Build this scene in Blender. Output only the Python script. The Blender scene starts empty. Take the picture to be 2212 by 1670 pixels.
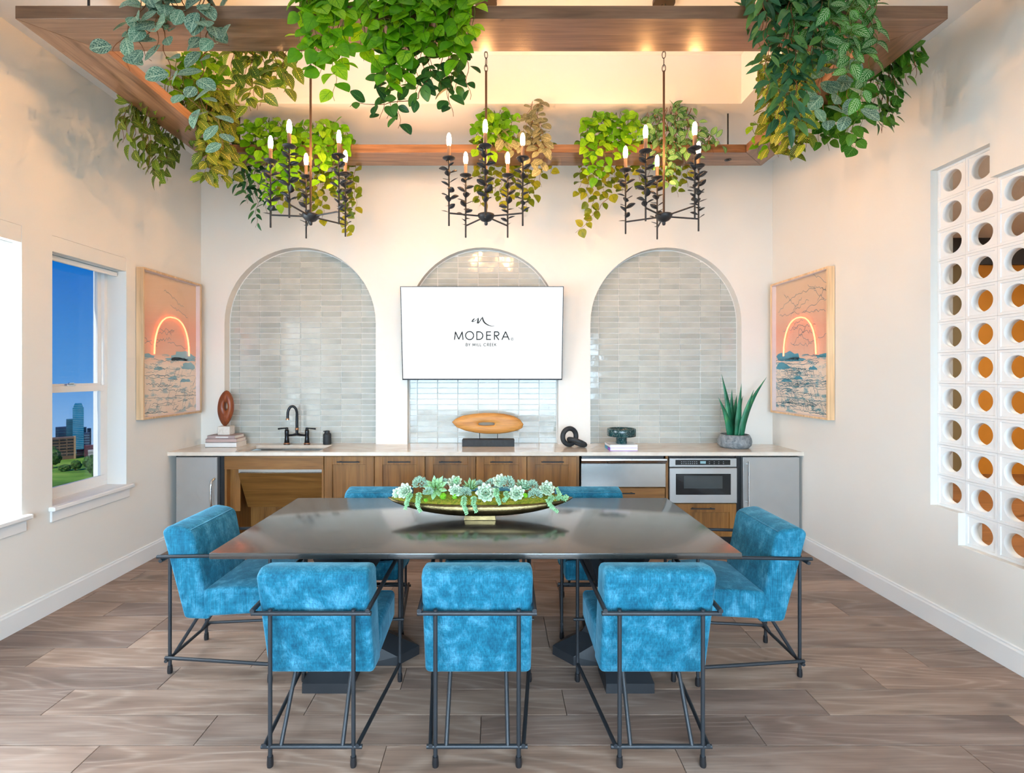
import bpy, bmesh, math, random
from mathutils import Vector, Matrix
random.seed(7)
R = random.Random(11)
pi = math.pi
SC = bpy.context.scene
COL = SC.collection

# ------------------------------------------------------------------ camera, sky, sun, area lights, exposure
F, VX, VY, H = 1090.0, 1073.0, 808.0, 1.555        # focal length and horizon of the 2212x1670 frame, eye height in metres
cd = bpy.data.cameras.new('camera'); cam = bpy.data.objects.new('camera', cd); COL.objects.link(cam)
cam.location = (0, 0, H); cam.rotation_euler = (pi / 2, 0, 0)
cd.sensor_width = 36; cd.lens = 36 * F / 2212; cd.clip_start = 0.05; cd.clip_end = 2000
cd.shift_x = (1106 - VX) / 2212; cd.shift_y = (VY - 835) / 2212
SC.camera = cam

w = bpy.data.worlds.new('sky'); SC.world = w; w.use_nodes = True
nt = w.node_tree; nt.nodes.clear()
tc = nt.nodes.new('ShaderNodeTexCoord'); sx = nt.nodes.new('ShaderNodeSeparateXYZ')
mr = nt.nodes.new('ShaderNodeMapRange'); mr.inputs[1].default_value = -1; mr.inputs[2].default_value = 1
rp = nt.nodes.new('ShaderNodeValToRGB'); bg = nt.nodes.new('ShaderNodeBackground'); wo = nt.nodes.new('ShaderNodeOutputWorld')
nt.links.new(tc.outputs['Generated'], sx.inputs[0]); nt.links.new(sx.outputs[2], mr.inputs[0])
nt.links.new(mr.outputs[0], rp.inputs[0]); nt.links.new(rp.outputs[0], bg.inputs[0]); nt.links.new(bg.outputs[0], wo.inputs[0])
cr = rp.color_ramp
cr.elements[0].color = (.30, .34, .33, 1); cr.elements[1].color = (.0, .10, .46, 1)
for p, c in ((.42, (.40, .52, .62)), (.46, (.24, .46, .80)), (.5, (.075, .30, .72)), (.585, (.002, .165, .60))):
    e = cr.elements.new(p); e.color = (*c, 1)
bg.inputs[1].default_value = 1.0

def lamp(kind, name, loc, energy, color=(1, 1, 1), aim=None, size=None, size_y=None):
    l = bpy.data.lights.new(name, kind); o = bpy.data.objects.new(name, l); COL.objects.link(o)
    o.location = loc; l.energy = energy; l.color = color
    if size: l.shape = 'RECTANGLE'; l.size = size; l.size_y = size_y or size
    if aim is not None: o.rotation_euler = Vector(aim).to_track_quat('-Z', 'Y').to_euler()
    return o
sun = lamp('SUN', 'sun', (-20, -40, 60), 3.6, (1, .95, .86), aim=(.14, .9, -.95)); sun.data.angle = .01
# daylight of the glazed wall behind the camera
rd = lamp('AREA', 'rear_daylight', (-.1, -2.28, 1.40), 300, (.64, .84, 1.0), aim=(0, 1, -.55), size=4.9, size_y=2.1)
rd.data.spread = 2.0
# daylight of the second left-hand window, and of an unseen third added for light
lamp('AREA', 'side_daylight_fill', (-3.17, 2.76, 1.56), 75, (.80, .91, 1.0), aim=(1, 0, 0), size=.62, size_y=1.7)
lamp('AREA', 'side_daylight_fill', (-3.17, 1.88, 1.56), 75, (.80, .91, 1.0), aim=(1, 0, 0), size=.62, size_y=1.7)
BULB = 350
cy = SC.cycles; cy.max_bounces = 5; cy.diffuse_bounces = 3; cy.glossy_bounces = 2; cy.adaptive_threshold = .12; cy.adaptive_min_samples = 12; cy.transmission_bounces = 3; cy.transparent_max_bounces = 8
SC.view_settings.view_transform = 'Standard'; SC.view_settings.look = 'None'
SC.view_settings.exposure = -0.06; SC.view_settings.gamma = 1.0; SC.view_settings.use_curve_mapping = False

# ------------------------------------------------------------------ helpers
def P(px, py, Y):                       # a point of the photograph at the distance Y where the thing stands
    return Vector(((px - VX) * Y / F, Y, H - (py - VY) * Y / F))
def srgb(r, g, b):
    return tuple((c / 255 / 12.92 if c / 255 <= .04045 else ((c / 255 + .055) / 1.055) ** 2.4) for c in (r, g, b))

class MB:
    def __init__(s): s.v, s.f, s.sm, s.uv = [], [], [], None
    def add(s, vs, fs, smooth=False):
        o = len(s.v); s.v += [tuple(v) for v in vs]; s.f += [tuple(i + o for i in f) for f in fs]; s.sm += [smooth] * len(fs)
        return s
    def box(s, x0, x1, y0, y1, z0, z1, bv=0.0, seg=1):
        x0, x1 = min(x0, x1), max(x0, x1); y0, y1 = min(y0, y1), max(y0, y1); z0, z1 = min(z0, z1), max(z0, z1)
        vs = [(x0, y0, z0), (x1, y0, z0), (x1, y1, z0), (x0, y1, z0), (x0, y0, z1), (x1, y0, z1), (x1, y1, z1), (x0, y1, z1)]
        fs = [(0, 3, 2, 1), (4, 5, 6, 7), (0, 1, 5, 4), (1, 2, 6, 5), (2, 3, 7, 6), (3, 0, 4, 7)]
        if not bv: return s.add(vs, fs)
        return s.bevelled(vs, fs, bv, seg)
    def bevelled(s, vs, fs, bv, seg=2, smooth=None):
        bm = bmesh.new(); bvs = [bm.verts.new(v) for v in vs]
        for f in fs: bm.faces.new([bvs[i] for i in f])
        bmesh.ops.recalc_face_normals(bm, faces=bm.faces)
        bmesh.ops.bevel(bm, geom=list(bm.edges), offset=bv, segments=seg, profile=.5, affect='EDGES')
        bm.verts.index_update()
        s.add([v.co[:] for v in bm.verts], [[v.index for v in f.verts] for f in bm.faces], seg > 1 if smooth is None else smooth)
        bm.free(); return s
    def prism(s, pts, axis, a, b, bv=0.0, seg=1):      # polygon pts extruded along axis from a to b
        n = len(pts)
        def m(p, w): return {'x': (w, p[0], p[1]), 'y': (p[0], w, p[1]), 'z': (p[0], p[1], w)}[axis]
        vs = [m(p, a) for p in pts] + [m(p, b) for p in pts]
        fs = [tuple(range(n))[::-1], tuple(range(n, 2 * n))] + [(i, (i + 1) % n, n + (i + 1) % n, n + i) for i in range(n)]
        if bv: return s.bevelled(vs, fs, bv, seg)
        return s.add(vs, fs)
    def tube(s, pts, r, n=8, cap=True, smooth=True):
        pts = [Vector(p) for p in pts]; rs = r if isinstance(r, (list, tuple)) else [r] * len(pts)
        vs, fs = [], []; up = None
        for i, p in enumerate(pts):
            t = (pts[min(i + 1, len(pts) - 1)] - pts[max(i - 1, 0)]).normalized()
            if up is None:
                up = Vector((0, 0, 1)) if abs(t.z) < .9 else Vector((1, 0, 0))
            a = t.cross(up).normalized(); up = a.cross(t).normalized()
            for k in range(n):
                q = 2 * pi * k / n; vs.append(p + (a * math.cos(q) + up * math.sin(q)) * rs[i])
        for i in range(len(pts) - 1):
            for k in range(n):
                fs.append((i * n + k, i * n + (k + 1) % n, (i + 1) * n + (k + 1) % n, (i + 1) * n + k))
        s.add(vs, fs, smooth)
        if cap:
            s.add(vs[:n], [tuple(range(n))[::-1]]); s.add(vs[-n:], [tuple(range(n))])
        return s
    def lathe(s, prof, n=24, c=(0, 0, 0), smooth=True, sx=1, sy=1):
        vs, fs = [], []
        for r, z in prof:
            for k in range(n):
                q = 2 * pi * k / n; vs.append((c[0] + r * math.cos(q) * sx, c[1] + r * math.sin(q) * sy, c[2] + z))
        for i in range(len(prof) - 1):
            for k in range(n):
                fs.append((i * n + k, i * n + (k + 1) % n, (i + 1) * n + (k + 1) % n, (i + 1) * n + k))
        s.add(vs, fs, smooth)
        s.add(vs[:n], [tuple(range(n))[::-1]]); s.add(vs[-n:], [tuple(range(n))])
        return s
    def ribbon(s, pts, wd, mapf):                      # flat stroke along 2d points, mapf(u, v) -> 3d
        ws = wd if isinstance(wd, (list, tuple)) else [wd] * len(pts)
        vs = []
        for i, p in enumerate(pts):
            a = pts[max(i - 1, 0)]; b = pts[min(i + 1, len(pts) - 1)]
            def nrm(u, v):
                l = math.hypot(v[0] - u[0], v[1] - u[1]) or 1; return (-(v[1] - u[1]) / l, (v[0] - u[0]) / l)
            n1 = nrm(a, p) if i else nrm(p, b); n2 = nrm(p, b) if i < len(pts) - 1 else n1
            nx, ny = n1[0] + n2[0], n1[1] + n2[1]; l2 = (nx * nx + ny * ny) or 1
            k = min(2 / l2, 1.2); nx, ny = nx * k, ny * k
            hw = ws[i] / 2
            vs += [mapf(p[0] + nx * hw, p[1] + ny * hw), mapf(p[0] - nx * hw, p[1] - ny * hw)]
        return s.add(vs, [(2 * i, 2 * i + 1, 2 * i + 3, 2 * i + 2) for i in range(len(pts) - 1)])
    def mesh(s, name):
        me = bpy.data.meshes.new(name); me.from_pydata(s.v, [], s.f); me.update()
        me.polygons.foreach_set('use_smooth', s.sm)
        return me
    def fix(s):                                        # consistent outward normals
        bm = bmesh.new(); b = [bm.verts.new(v) for v in s.v]
        keep = []
        for i, f in enumerate(s.f):
            try: bm.faces.new([b[k] for k in f]); keep.append(s.sm[i])
            except ValueError: pass
        bmesh.ops.remove_doubles(bm, verts=bm.verts, dist=1e-6)
        bmesh.ops.recalc_face_normals(bm, faces=bm.faces); bm.verts.index_update()
        s.v = [v.co[:] for v in bm.verts]; s.f = [tuple(v.index for v in f.verts) for f in bm.faces]
        s.sm = (keep + [False] * len(s.f))[:len(s.f)]
        bm.free(); return s

def root_of(o):
    while o.parent: o = o.parent
    return o
def tag(o, label=None, cat=None, group=None, kind=None):
    if label: o['label'] = label
    if cat: o['category'] = cat
    if group: o['group'] = group
    if kind: o['kind'] = kind
    return o
def link(name, me, mat, parent=None):
    if mat is not None and not me.materials: me.materials.append(mat)
    o = bpy.data.objects.new(name, me); COL.objects.link(o)
    if parent: o.parent = parent
    return o
def obj(name, mb, mat, parent=None):                   # mesh in world coordinates, stored relative to its thing's base
    if parent is not None:
        l = root_of(parent).location
        mb.v = [(x - l.x, y - l.y, z - l.z) for x, y, z in mb.v]
    return link(name, mb.mesh(name), mat, parent)
def thing(name, loc, label, cat, group=None):
    o = bpy.data.objects.new(name, None); COL.objects.link(o); o.location = loc; o.empty_display_size = .1
    return tag(o, label, cat, group)
def shell(name, loc=(0, 0, 0)):
    o = bpy.data.objects.new(name, None); COL.objects.link(o); o.location = loc
    return tag(o, kind='structure')
def struct(name, mb, mat, label=None):
    return tag(obj(name, mb, mat), label, kind='structure')
def copy_tree(o, parent=None):
    c = o.copy(); COL.objects.link(c); c.parent = parent
    for ch in list(o.children): copy_tree(ch, c)
    return c
def slab(outer, holes, mapf, w0, w1):                  # a plate with holes, mapf(u, v, w) -> 3d
    bm = bmesh.new(); loops = [outer] + holes; edges = []; allv = []
    for lp in loops:
        vs = [bm.verts.new((p[0], p[1], 0)) for p in lp]; allv.append(vs)
        edges += [bm.edges.new((vs[i], vs[(i + 1) % len(vs)])) for i in range(len(vs))]
    bmesh.ops.triangle_fill(bm, use_beauty=True, use_dissolve=False, edges=edges)
    bm.verts.index_update(); n = len(bm.verts)
    co = [v.co[:] for v in bm.verts]; tri = [[v.index for v in f.verts] for f in bm.faces]
    m = MB(); vs = [mapf(c[0], c[1], w0) for c in co] + [mapf(c[0], c[1], w1) for c in co]
    fs = tri + [[i + n for i in t[::-1]] for t in tri]
    for lv in allv:
        ix = [v.index for v in lv]
        fs += [(ix[i], ix[(i + 1) % len(ix)], n + ix[(i + 1) % len(ix)], n + ix[i]) for i in range(len(ix))]
    bm.free(); m.add(vs, fs); return m.fix()

# ------------------------------------------------------------------ materials
class M:
    def __init__(s, name, base=(.8, .8, .8), rough=.5, metal=0.0, spec=.5, sheen=0.0, coat=0.0):
        s.m = bpy.data.materials.new(name); s.m.use_nodes = True; s.t = s.m.node_tree
        s.p = s.t.nodes['Principled BSDF']; s.out = s.t.nodes['Material Output']
        s.p.inputs['Base Color'].default_value = (*base, 1); s.p.inputs['Roughness'].default_value = rough
        s.p.inputs['Metallic'].default_value = metal; s.p.inputs['Specular IOR Level'].default_value = spec
        if sheen: s.p.inputs['Sheen Weight'].default_value = sheen; s.p.inputs['Sheen Roughness'].default_value = .4
        if coat: s.p.inputs['Coat Weight'].default_value = coat; s.p.inputs['Coat Roughness'].default_value = .13
    def n(s, t, **kw):
        x = s.t.nodes.new('ShaderNode' + t)
        for k, v in kw.items(): setattr(x, k, v)
        return x
    def l(s, a, b): s.t.links.new(a, b)
    def co(s, scale=(1, 1, 1), rot=(0, 0, 0), src='Object', rand=0.0):
        c = s.n('TexCoord'); m = s.n('Mapping'); m.inputs['Scale'].default_value = scale; m.inputs['Rotation'].default_value = rot
        o = c.outputs[src]
        if rand:
            oi = s.n('ObjectInfo'); mu = s.n('VectorMath', operation='SCALE'); ad = s.n('VectorMath', operation='ADD')
            cx = s.n('CombineXYZ'); s.l(oi.outputs['Random'], cx.inputs[0]); s.l(oi.outputs['Random'], cx.inputs[1]); s.l(oi.outputs['Random'], cx.inputs[2])
            s.l(cx.outputs[0], mu.inputs[0]); mu.inputs['Scale'].default_value = rand
            s.l(o, ad.inputs[0]); s.l(mu.outputs[0], ad.inputs[1]); o = ad.outputs[0]
        s.l(o, m.inputs[0]); return m.outputs[0]
    def noise(s, vec, scale=5, detail=4, rough=.55, dist=0):
        x = s.n('TexNoise'); x.inputs['Scale'].default_value = scale; x.inputs['Detail'].default_value = detail
        x.inputs['Roughness'].default_value = rough; x.inputs['Distortion'].default_value = dist
        s.l(vec, x.inputs['Vector']); return x.outputs['Fac']
    def ramp(s, fac, stops):
        x = s.n('ValToRGB'); e = x.color_ramp.elements
        e[0].position, e[0].color = stops[0][0], (*stops[0][1], 1); e[1].position, e[1].color = stops[-1][0], (*stops[-1][1], 1)
        for p, c in stops[1:-1]: k = e.new(p); k.color = (*c, 1)
        s.l(fac, x.inputs[0]); return x.outputs[0]
    def mix(s, fac, a, b, mode='MIX'):
        x = s.n('Mix', data_type='RGBA', blend_type=mode)
        if isinstance(fac, (int, float)): x.inputs[0].default_value = fac
        else: s.l(fac, x.inputs[0])
        for v, i in ((a, 6), (b, 7)):
            if isinstance(v, tuple): x.inputs[i].default_value = (*v, 1)
            else: s.l(v, x.inputs[i])
        return x.outputs[2]
    def math(s, op, a, b=0.0, c=None, clamp=False):
        x = s.n('Math', operation=op); x.use_clamp = clamp
        for v, i in ((a, 0), (b, 1), (c, 2)):
            if v is None: continue
            if isinstance(v, (int, float)): x.inputs[i].default_value = v
            else: s.l(v, x.inputs[i])
        return x.outputs[0]
    def color(s, c): s.l(c, s.p.inputs['Base Color']); return s
    def bump(s, h, strength=.2, dist=.01):
        b = s.n('Bump'); b.inputs['Strength'].default_value = strength; b.inputs['Distance'].default_value = dist
        s.l(h, b.inputs['Height']); s.l(b.outputs[0], s.p.inputs['Normal']); return s
    def emit(s, c, k): s.p.inputs['Emission Color'].default_value = (*c, 1); s.p.inputs['Emission Strength'].default_value = k; return s

def m_plain(name, c, rough=.5, metal=0.0, var=.06, vs=6.0, **kw):
    m = M(name, c, rough, metal, **kw)
    f = m.noise(m.co(), vs, 1)
    return m.color(m.ramp(f, ((.3, tuple(x * (1 - var) for x in c)), (.7, tuple(min(1, x * (1 + var)) for x in c))))).m
def m_wood(name, dark, mid, light, along='x', scale=1.0, rough=.45, rand=7.0, knots=0.0, coat=0.0, spec=.5):
    m = M(name, mid, rough, coat=coat, spec=spec)
    st = {'x': (1.2, 14, 14), 'y': (14, 1.2, 14), 'z': (14, 14, 1.2)}[along]
    st2 = {'x': (4, 90, 90), 'y': (90, 4, 90), 'z': (90, 90, 4)}[along]
    a = m.noise(m.co(tuple(x * scale for x in st), rand=rand), 1.0, 3, .6, 1.2)
    b = m.noise(m.co(tuple(x * scale for x in st2), rand=rand), 1.0, 2)
    c = m.ramp(a, ((.28, dark), (.5, mid), (.74, light)))
    fine = m.ramp(b, ((.3, (.72, .72, .72)), (.65, (1.08, 1.08, 1.08))))
    c = m.mix(.65, c, fine, 'MULTIPLY')
    if rand:
        oi = m.n('ObjectInfo'); v = m.ramp(oi.outputs['Random'], ((0, (.80, .80, .82)), (1, (1.12, 1.08, 1.04))))
        c = m.mix(1.0, c, v, 'MULTIPLY')
    return m.color(c).bump(b, .08, .004).m

WALL = m_plain('wall_paint', (.80, .78, .725), .85, var=.012, vs=2, spec=.2)
CEIL = m_plain('ceiling_paint', (.82, .81, .78), .9, var=.01, vs=2, spec=.2)
TRIM = m_plain('trim_paint', (.84, .84, .82), .45, var=.01)
BLOCK = m_plain('block_paint', (.82, .83, .82), .6, var=.015, vs=20)
OAK = None
def make_oak():
    m = M('oak_plank', (.24, .17, .13), .42, spec=.4)
    warp = m.noise(m.co((1.1, 5, 1), rand=13), 1.3, 3, .5, .8)
    rn = m.noise(m.co((.42, 3.0, 1), rand=13), 1.0, 2, .45, .4)
    ring = m.math('POWER', m.math('ADD', m.math('MULTIPLY', m.math('SINE', m.math('MULTIPLY', rn, 95.0)), .5), .5), 4.0)
    fine = m.noise(m.co((5, 120, 1), rand=13), 1.0, 4)
    c = m.ramp(warp, ((.25, srgb(116, 95, 82)), (.5, srgb(144, 120, 105)), (.75, srgb(166, 142, 126))))
    c = m.mix(m.math('MULTIPLY', m.math('MULTIPLY', ring, m.math('MULTIPLY', fine, 1.4, clamp=True)), .32), c, srgb(200, 182, 166))
    c = m.mix(.6, c, m.ramp(fine, ((.3, (.74, .74, .75)), (.7, (1.1, 1.1, 1.1)))), 'MULTIPLY')
    kn = m.n('TexVoronoi'); kn.inputs['Scale'].default_value = 1.0
    m.l(m.co((1.3, 4.2, 1), rand=13), kn.inputs['Vector'])
    c = m.mix(m.ramp(kn.outputs['Distance'], ((.03, (.85, .85, .85)), (.11, (0, 0, 0)))), c, srgb(70, 56, 50))
    oi = m.n('ObjectInfo'); c = m.mix(1.0, c, m.ramp(oi.outputs['Random'], ((0, (.74, .74, .78)), (.5, (.95, .94, .93)), (1, (1.14, 1.08, 1.03)))), 'MULTIPLY')
    return m.color(c).bump(fine, .05, .003).m
OAK = make_oak()
BEAM = m_wood('stained_beam_wood', srgb(100, 72, 50), srgb(134, 100, 74), srgb(158, 122, 94), 'x', 1.0, .28, rand=5)
BEAMY = m_wood('stained_side_beam_wood', srgb(100, 72, 50), srgb(134, 100, 74), srgb(158, 122, 94), 'y', 1.0, .28, rand=5)
CAB = m_wood('stained_cabinet_wood', srgb(110, 72, 30), srgb(142, 96, 44), srgb(162, 114, 58), 'z', .7, .38, rand=5)
CABX = m_wood('stained_cabinet_wood_across', srgb(110, 72, 30), srgb(142, 96, 44), srgb(162, 114, 58), 'x', .7, .38, rand=5)
MAPLE = m_wood('maple_frame_wood', srgb(214, 178, 136), srgb(228, 194, 152), srgb(238, 208, 168), 'z', .7, .45, rand=3)
TEAK = m_wood('teak_wood', srgb(176, 112, 48), srgb(206, 142, 70), srgb(222, 164, 92), 'x', 1.3, .5, rand=0)
ROSE = m_wood('dark_red_wood', srgb(104, 46, 22), srgb(136, 66, 34), srgb(160, 88, 40), 'z', 2, .35, rand=0)
EBONY = m_wood('ebonised_tabletop', (.024, .022, .021), (.034, .031, .029), (.046, .042, .038), 'x', 1.0, .26, rand=0, coat=1.0, spec=.8)
BLACKWOOD = m_plain('blackened_base', (.020, .022, .026), .4, var=.15)
IRON = m_plain('black_iron', (.030, .034, .040), .42, .3, var=.1)
CHIRON = m_plain('blackened_bronze_iron', (.038, .036, .036), .45, .35, var=.2, vs=30)
ROD = m_plain('bronze_rod', (.10, .062, .042), .4, .6, var=.1)
def make_steel(name, axis=(60, 1, 1)):
    m = M(name, (.56, .56, .55), .26, 1.0)
    f = m.noise(m.co(axis), 4, 3)
    m.l(m.ramp(f, ((.3, (.20, .20, .20)), (.7, (.26, .26, .26)))), m.p.inputs['Roughness'])
    return m.color(m.ramp(f, ((.2, (.55, .55, .54)), (.8, (.60, .60, .58))))).m
STEEL = make_steel('brushed_steel', (1, 1, 260))
SATIN = m_plain('satin_silver_door', (.52, .53, .53), .38, .85, var=.03)
CHROME = m_plain('polished_steel', (.72, .72, .72), .15, 1.0, var=.02)
BLACK = m_plain('black_plastic', (.012, .012, .014), .35, var=.1)
BLACKGLASS = m_plain('black_glass', (.010, .012, .014), .06, var=.05)
GREYGLASS = m_plain('smoked_glass', (.045, .055, .058), .08, var=.05)
FAUCET = m_plain('oil_rubbed_bronze', (.016, .018, .022), .22, .6, var=.2)
COPPER = m_plain('worn_copper_edge', (.45, .22, .12), .3, .9)
GUN = m_plain('matte_black_ceramic', (.022, .025, .028), .6, var=.2, vs=40)
def make_velvet():
    m = M('blue_velvet', (.02, .2, .38), .75, spec=.25, sheen=.35)
    m.p.inputs['Sheen Tint'].default_value = (.35, .75, 1, 1)
    a = m.noise(m.co((5, 5, 4), rand=17), 2.6, 5, .70, .3)
    b = m.noise(m.co((190, 190, 11), rand=17), 1.0, 4, .7)
    c = m.noise(m.co((12, 12, 190), rand=17), 1.0, 3)
    col = m.ramp(a, ((.30, (.003, .080, .145)), (.5, (.009, .145, .235)), (.72, (.075, .300, .440))))
    st = m.math('ADD', m.math('MULTIPLY', b, .78), m.math('MULTIPLY', c, .22))
    col = m.mix(.85, col, m.ramp(st, ((.36, (.62, .66, .70)), (.50, (1, 1, 1)), (.64, (1.55, 1.45, 1.40)))), 'MULTIPLY')
    return m.color(col).bump(st, .25, .004).m
VELVET = make_velvet()
def make_stone(name, a, b, c, scale=3, rough=.16, vein=None):
    m = M(name, b, rough)
    f = m.noise(m.co((1, 1.6, 1)), scale, 6, .6, 1.5)
    col = m.ramp(f, ((.3, a), (.5, b), (.7, c)))
    if vein:
        v = m.noise(m.co((1, 1, 1), rot=(.4, .3, .7)), scale * 1.3, 5, .6, 2.5)
        col = m.mix(m.ramp(v, ((.485, (0, 0, 0)), (.5, (.8, .8, .8)), (.515, (0, 0, 0)))), col, vein)
    return m.color(col).m
QUARTZ = make_stone('cream_quartzite', (.66, .57, .47), (.74, .66, .56), (.80, .74, .66), 2.4, .12)
MARBLE = make_stone('green_marble', (.004, .02, .022), (.008, .042, .044), (.02, .085, .085), 14, .2, vein=(.35, .45, .43))
TRAV = make_stone('pale_travertine', (.62, .57, .50), (.72, .68, .62), (.78, .75, .70), 20, .6)
POT = make_stone('grey_stone_pot', (.10, .12, .135), (.22, .245, .26), (.33, .35, .36), 16, .7)
def make_tile():
    m = M('glazed_tile', (.50, .52, .48), .07, coat=.3)
    oi = m.n('ObjectInfo')
    c = m.ramp(oi.outputs['Random'], ((0, (.43, .45, .415)), (.5, (.47, .49, .45)), (1, (.51, .525, .485))))
    f = m.noise(m.co((1, 1, 1), rand=9), 26, 2)
    f2 = m.noise(m.co((1, 1, 1), rand=9), 6, 2)
    c = m.mix(1.0, c, m.ramp(f2, ((.3, (.9, .9, .9)), (.7, (1.08, 1.08, 1.06)))), 'MULTIPLY')
    return m.color(c).bump(f, .18, .004).m
TILE = make_tile()
GROUT = m_plain('white_grout', (.78, .77, .73), .8, var=.02, vs=40)
def make_pane(name, tint=(1, 1, 1), ior=1.45):
    m = M(name); m.t.nodes.remove(m.p)
    tr = m.n('BsdfTransparent'); tr.inputs[0].default_value = (*tint, 1); gl = m.n('BsdfGlossy'); gl.inputs['Roughness'].default_value = .02
    lw = m.n('LayerWeight'); lw.inputs[0].default_value = .5; mx = m.n('MixShader')
    m.l(m.math('ADD', m.math('MULTIPLY', m.math('POWER', lw.outputs['Facing'], 4.0), ior - 1.0), .02), mx.inputs[0]); m.l(tr.outputs[0], mx.inputs[1]); m.l(gl.outputs[0], mx.inputs[2]); m.l(mx.outputs[0], m.out.inputs[0])
    return m.m
PANE = make_pane('window_glass', (.97, .99, 1)); PICGLASS = make_pane('picture_glass', ior=1.3)
SCREEN = M('lit_screen', (.02, .02, .02), .2).emit((1, 1, .985), 1.05).m
INK = m_plain('black_ink', (.006, .008, .008), .6)
INKG = m_plain('grey_ink', (.035, .04, .04), .6)
BULBM = M('lit_bulb', (1, .8, .6), .3).emit((1, .48, .17), BULB).m
NEON = M('lit_neon_tube', (1, .5, .3), .3).emit((1, .17, .07), 4.0).m
DISPLAY = M('lit_display', (.02, .03, .03), .2).emit((.4, .75, .9), .6).m
SOCK = m_plain('candle_sleeve', (.16, .105, .08), .5, .1)
BARK = m_plain('vine_stem', srgb(112, 66, 34), .7, var=.25, vs=30)
GSTEM = m_plain('green_stem', srgb(96, 112, 40), .6, var=.2, vs=30)
SOIL = m_plain('dark_soil', (.02, .014, .01), .9, var=.3, vs=60)

# ------------------------------------------------------------------ the room
XL, XR, YB, YF, ZC = -2.91, 2.715, 4.966, -2.5, 3.65
NY = 5.06                                            # back of the niches
NICHES = ((-2.679, -1.191), (-.879, .606), (.922, 2.409))
NTOP, NBOT, CT = 2.801, .8636, .8636
def arch(x0, x1, zb, zt, n=28, grow=0.0):
    x0 -= grow; x1 += grow; zt += grow
    r = (x1 - x0) / 2; cx = (x0 + x1) / 2; sp = zt - r
    return [(x0, zb), (x1, zb)] + [(cx + r * math.cos(pi * k / n), sp + r * math.sin(pi * k / n)) for k in range(n + 1)]
wall_back = struct('wall_back', slab([(XL, 0), (XR, 0), (XR, ZC), (XL, ZC)], [arch(a, b, NBOT - .02, NTOP) for a, b in NICHES],
                   lambda u, v, t: (u, t, v), YB, NY), WALL)

def clip(poly, a, b):                                # keep the left side of a->b
    out = []
    def sd(p): return (b[0] - a[0]) * (p[1] - a[1]) - (b[1] - a[1]) * (p[0] - a[0])
    for i, p in enumerate(poly):
        q = poly[(i + 1) % len(poly)]; sp, sq = sd(p), sd(q)
        if sp >= 0: out.append(p)
        if sp * sq < 0:
            t = sp / (sp - sq); out.append((p[0] + (q[0] - p[0]) * t, p[1] + (q[1] - p[1]) * t))
    return out
def area(p): return abs(sum(p[i][0] * p[(i + 1) % len(p)][1] - p[(i + 1) % len(p)][0] * p[i][1] for i in range(len(p)))) / 2
TW, TH, GAP = .2032, .0549, .0058
PHASE = (.094, .072, .087)
full_tiles = {}
for ni, (a, b) in enumerate(NICHES):
    panel = obj('tile_panel', MB().prism(arch(a, b, NBOT - .02, NTOP, grow=.02), 'y', NY, NY + .05), GROUT, wall_back)
    ar = arch(a + .012, b - .012, NBOT, NTOP - .012, 40)
    x = a + .012 + PHASE[ni] - TW
    while x < b:
        z = NBOT + .001; 
        while z < NTOP:
            poly = [(x + GAP / 2, z + GAP / 2), (x + TW - GAP / 2, z + GAP / 2), (x + TW - GAP / 2, z + TH - GAP / 2), (x + GAP / 2, z + TH - GAP / 2)]
            whole = area(poly)
            for i in range(len(ar)): 
                poly = clip(poly, ar[i], ar[(i + 1) % len(ar)])
                if len(poly) < 3: break
            if len(poly) >= 3 and area(poly) > 1e-4:
                cx, cz = x + TW / 2, z + TH / 2
                loc = [(p[0] - cx, p[1] - cz) for p in poly]
                key = 'full' if abs(area(poly) - whole) < 1e-7 else None
                if key is None or key not in full_tiles:
                    if key is None:
                        me = MB().prism(loc, 'y', -.0065, 0).fix().mesh('tile')
                    else:
                        me = MB().box(loc[0][0], loc[1][0], -.0065, .003, loc[0][1], loc[2][1], .0016, 1).mesh('tile'); full_tiles[key] = me
                else: me = full_tiles[key]
                t = link('tile', me, TILE, panel)
                t.location = (cx, NY, cz); t.rotation_euler = (R.uniform(-.012, .012), 0, R.uniform(-.012, .012))
            z += TH
        x += TW

# side walls, ceiling with its tray, floor of planks
WIN = [(3.304, 3.965), (2.43, 3.091), (1.556, 2.217)]  # the last opening is out of view, added to let in more light
WZ0, WZ1 = .66, 2.464
rect = lambda a, b, c, d: [(a, c), (b, c), (b, d), (a, d)]
wall_left = struct('wall_left', slab(rect(YF, NY, 0, ZC), [rect(a, b, WZ0, WZ1) for a, b in WIN], lambda u, v, t: (t, u, v), XL, XL - .26), WALL)
BP, BY0, BZ0 = .19, 3.159, 2.827
sy = lambda k: BY0 - BP * k
sz = lambda r: BZ0 - BP * r
step = [(sy(0), sz(0)), (sy(2), sz(0)), (sy(2), sz(1)), (sy(6), sz(1)), (sy(6), sz(10)), (sy(3), sz(10)), (sy(3), sz(12)), (sy(1), sz(12)), (sy(1), sz(11)), (sy(0), sz(11))]
wall_right = struct('wall_right', slab(rect(YF, NY, 0, ZC), [step], lambda u, v, t: (t, u, v), XR, XR + .141), WALL)
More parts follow.
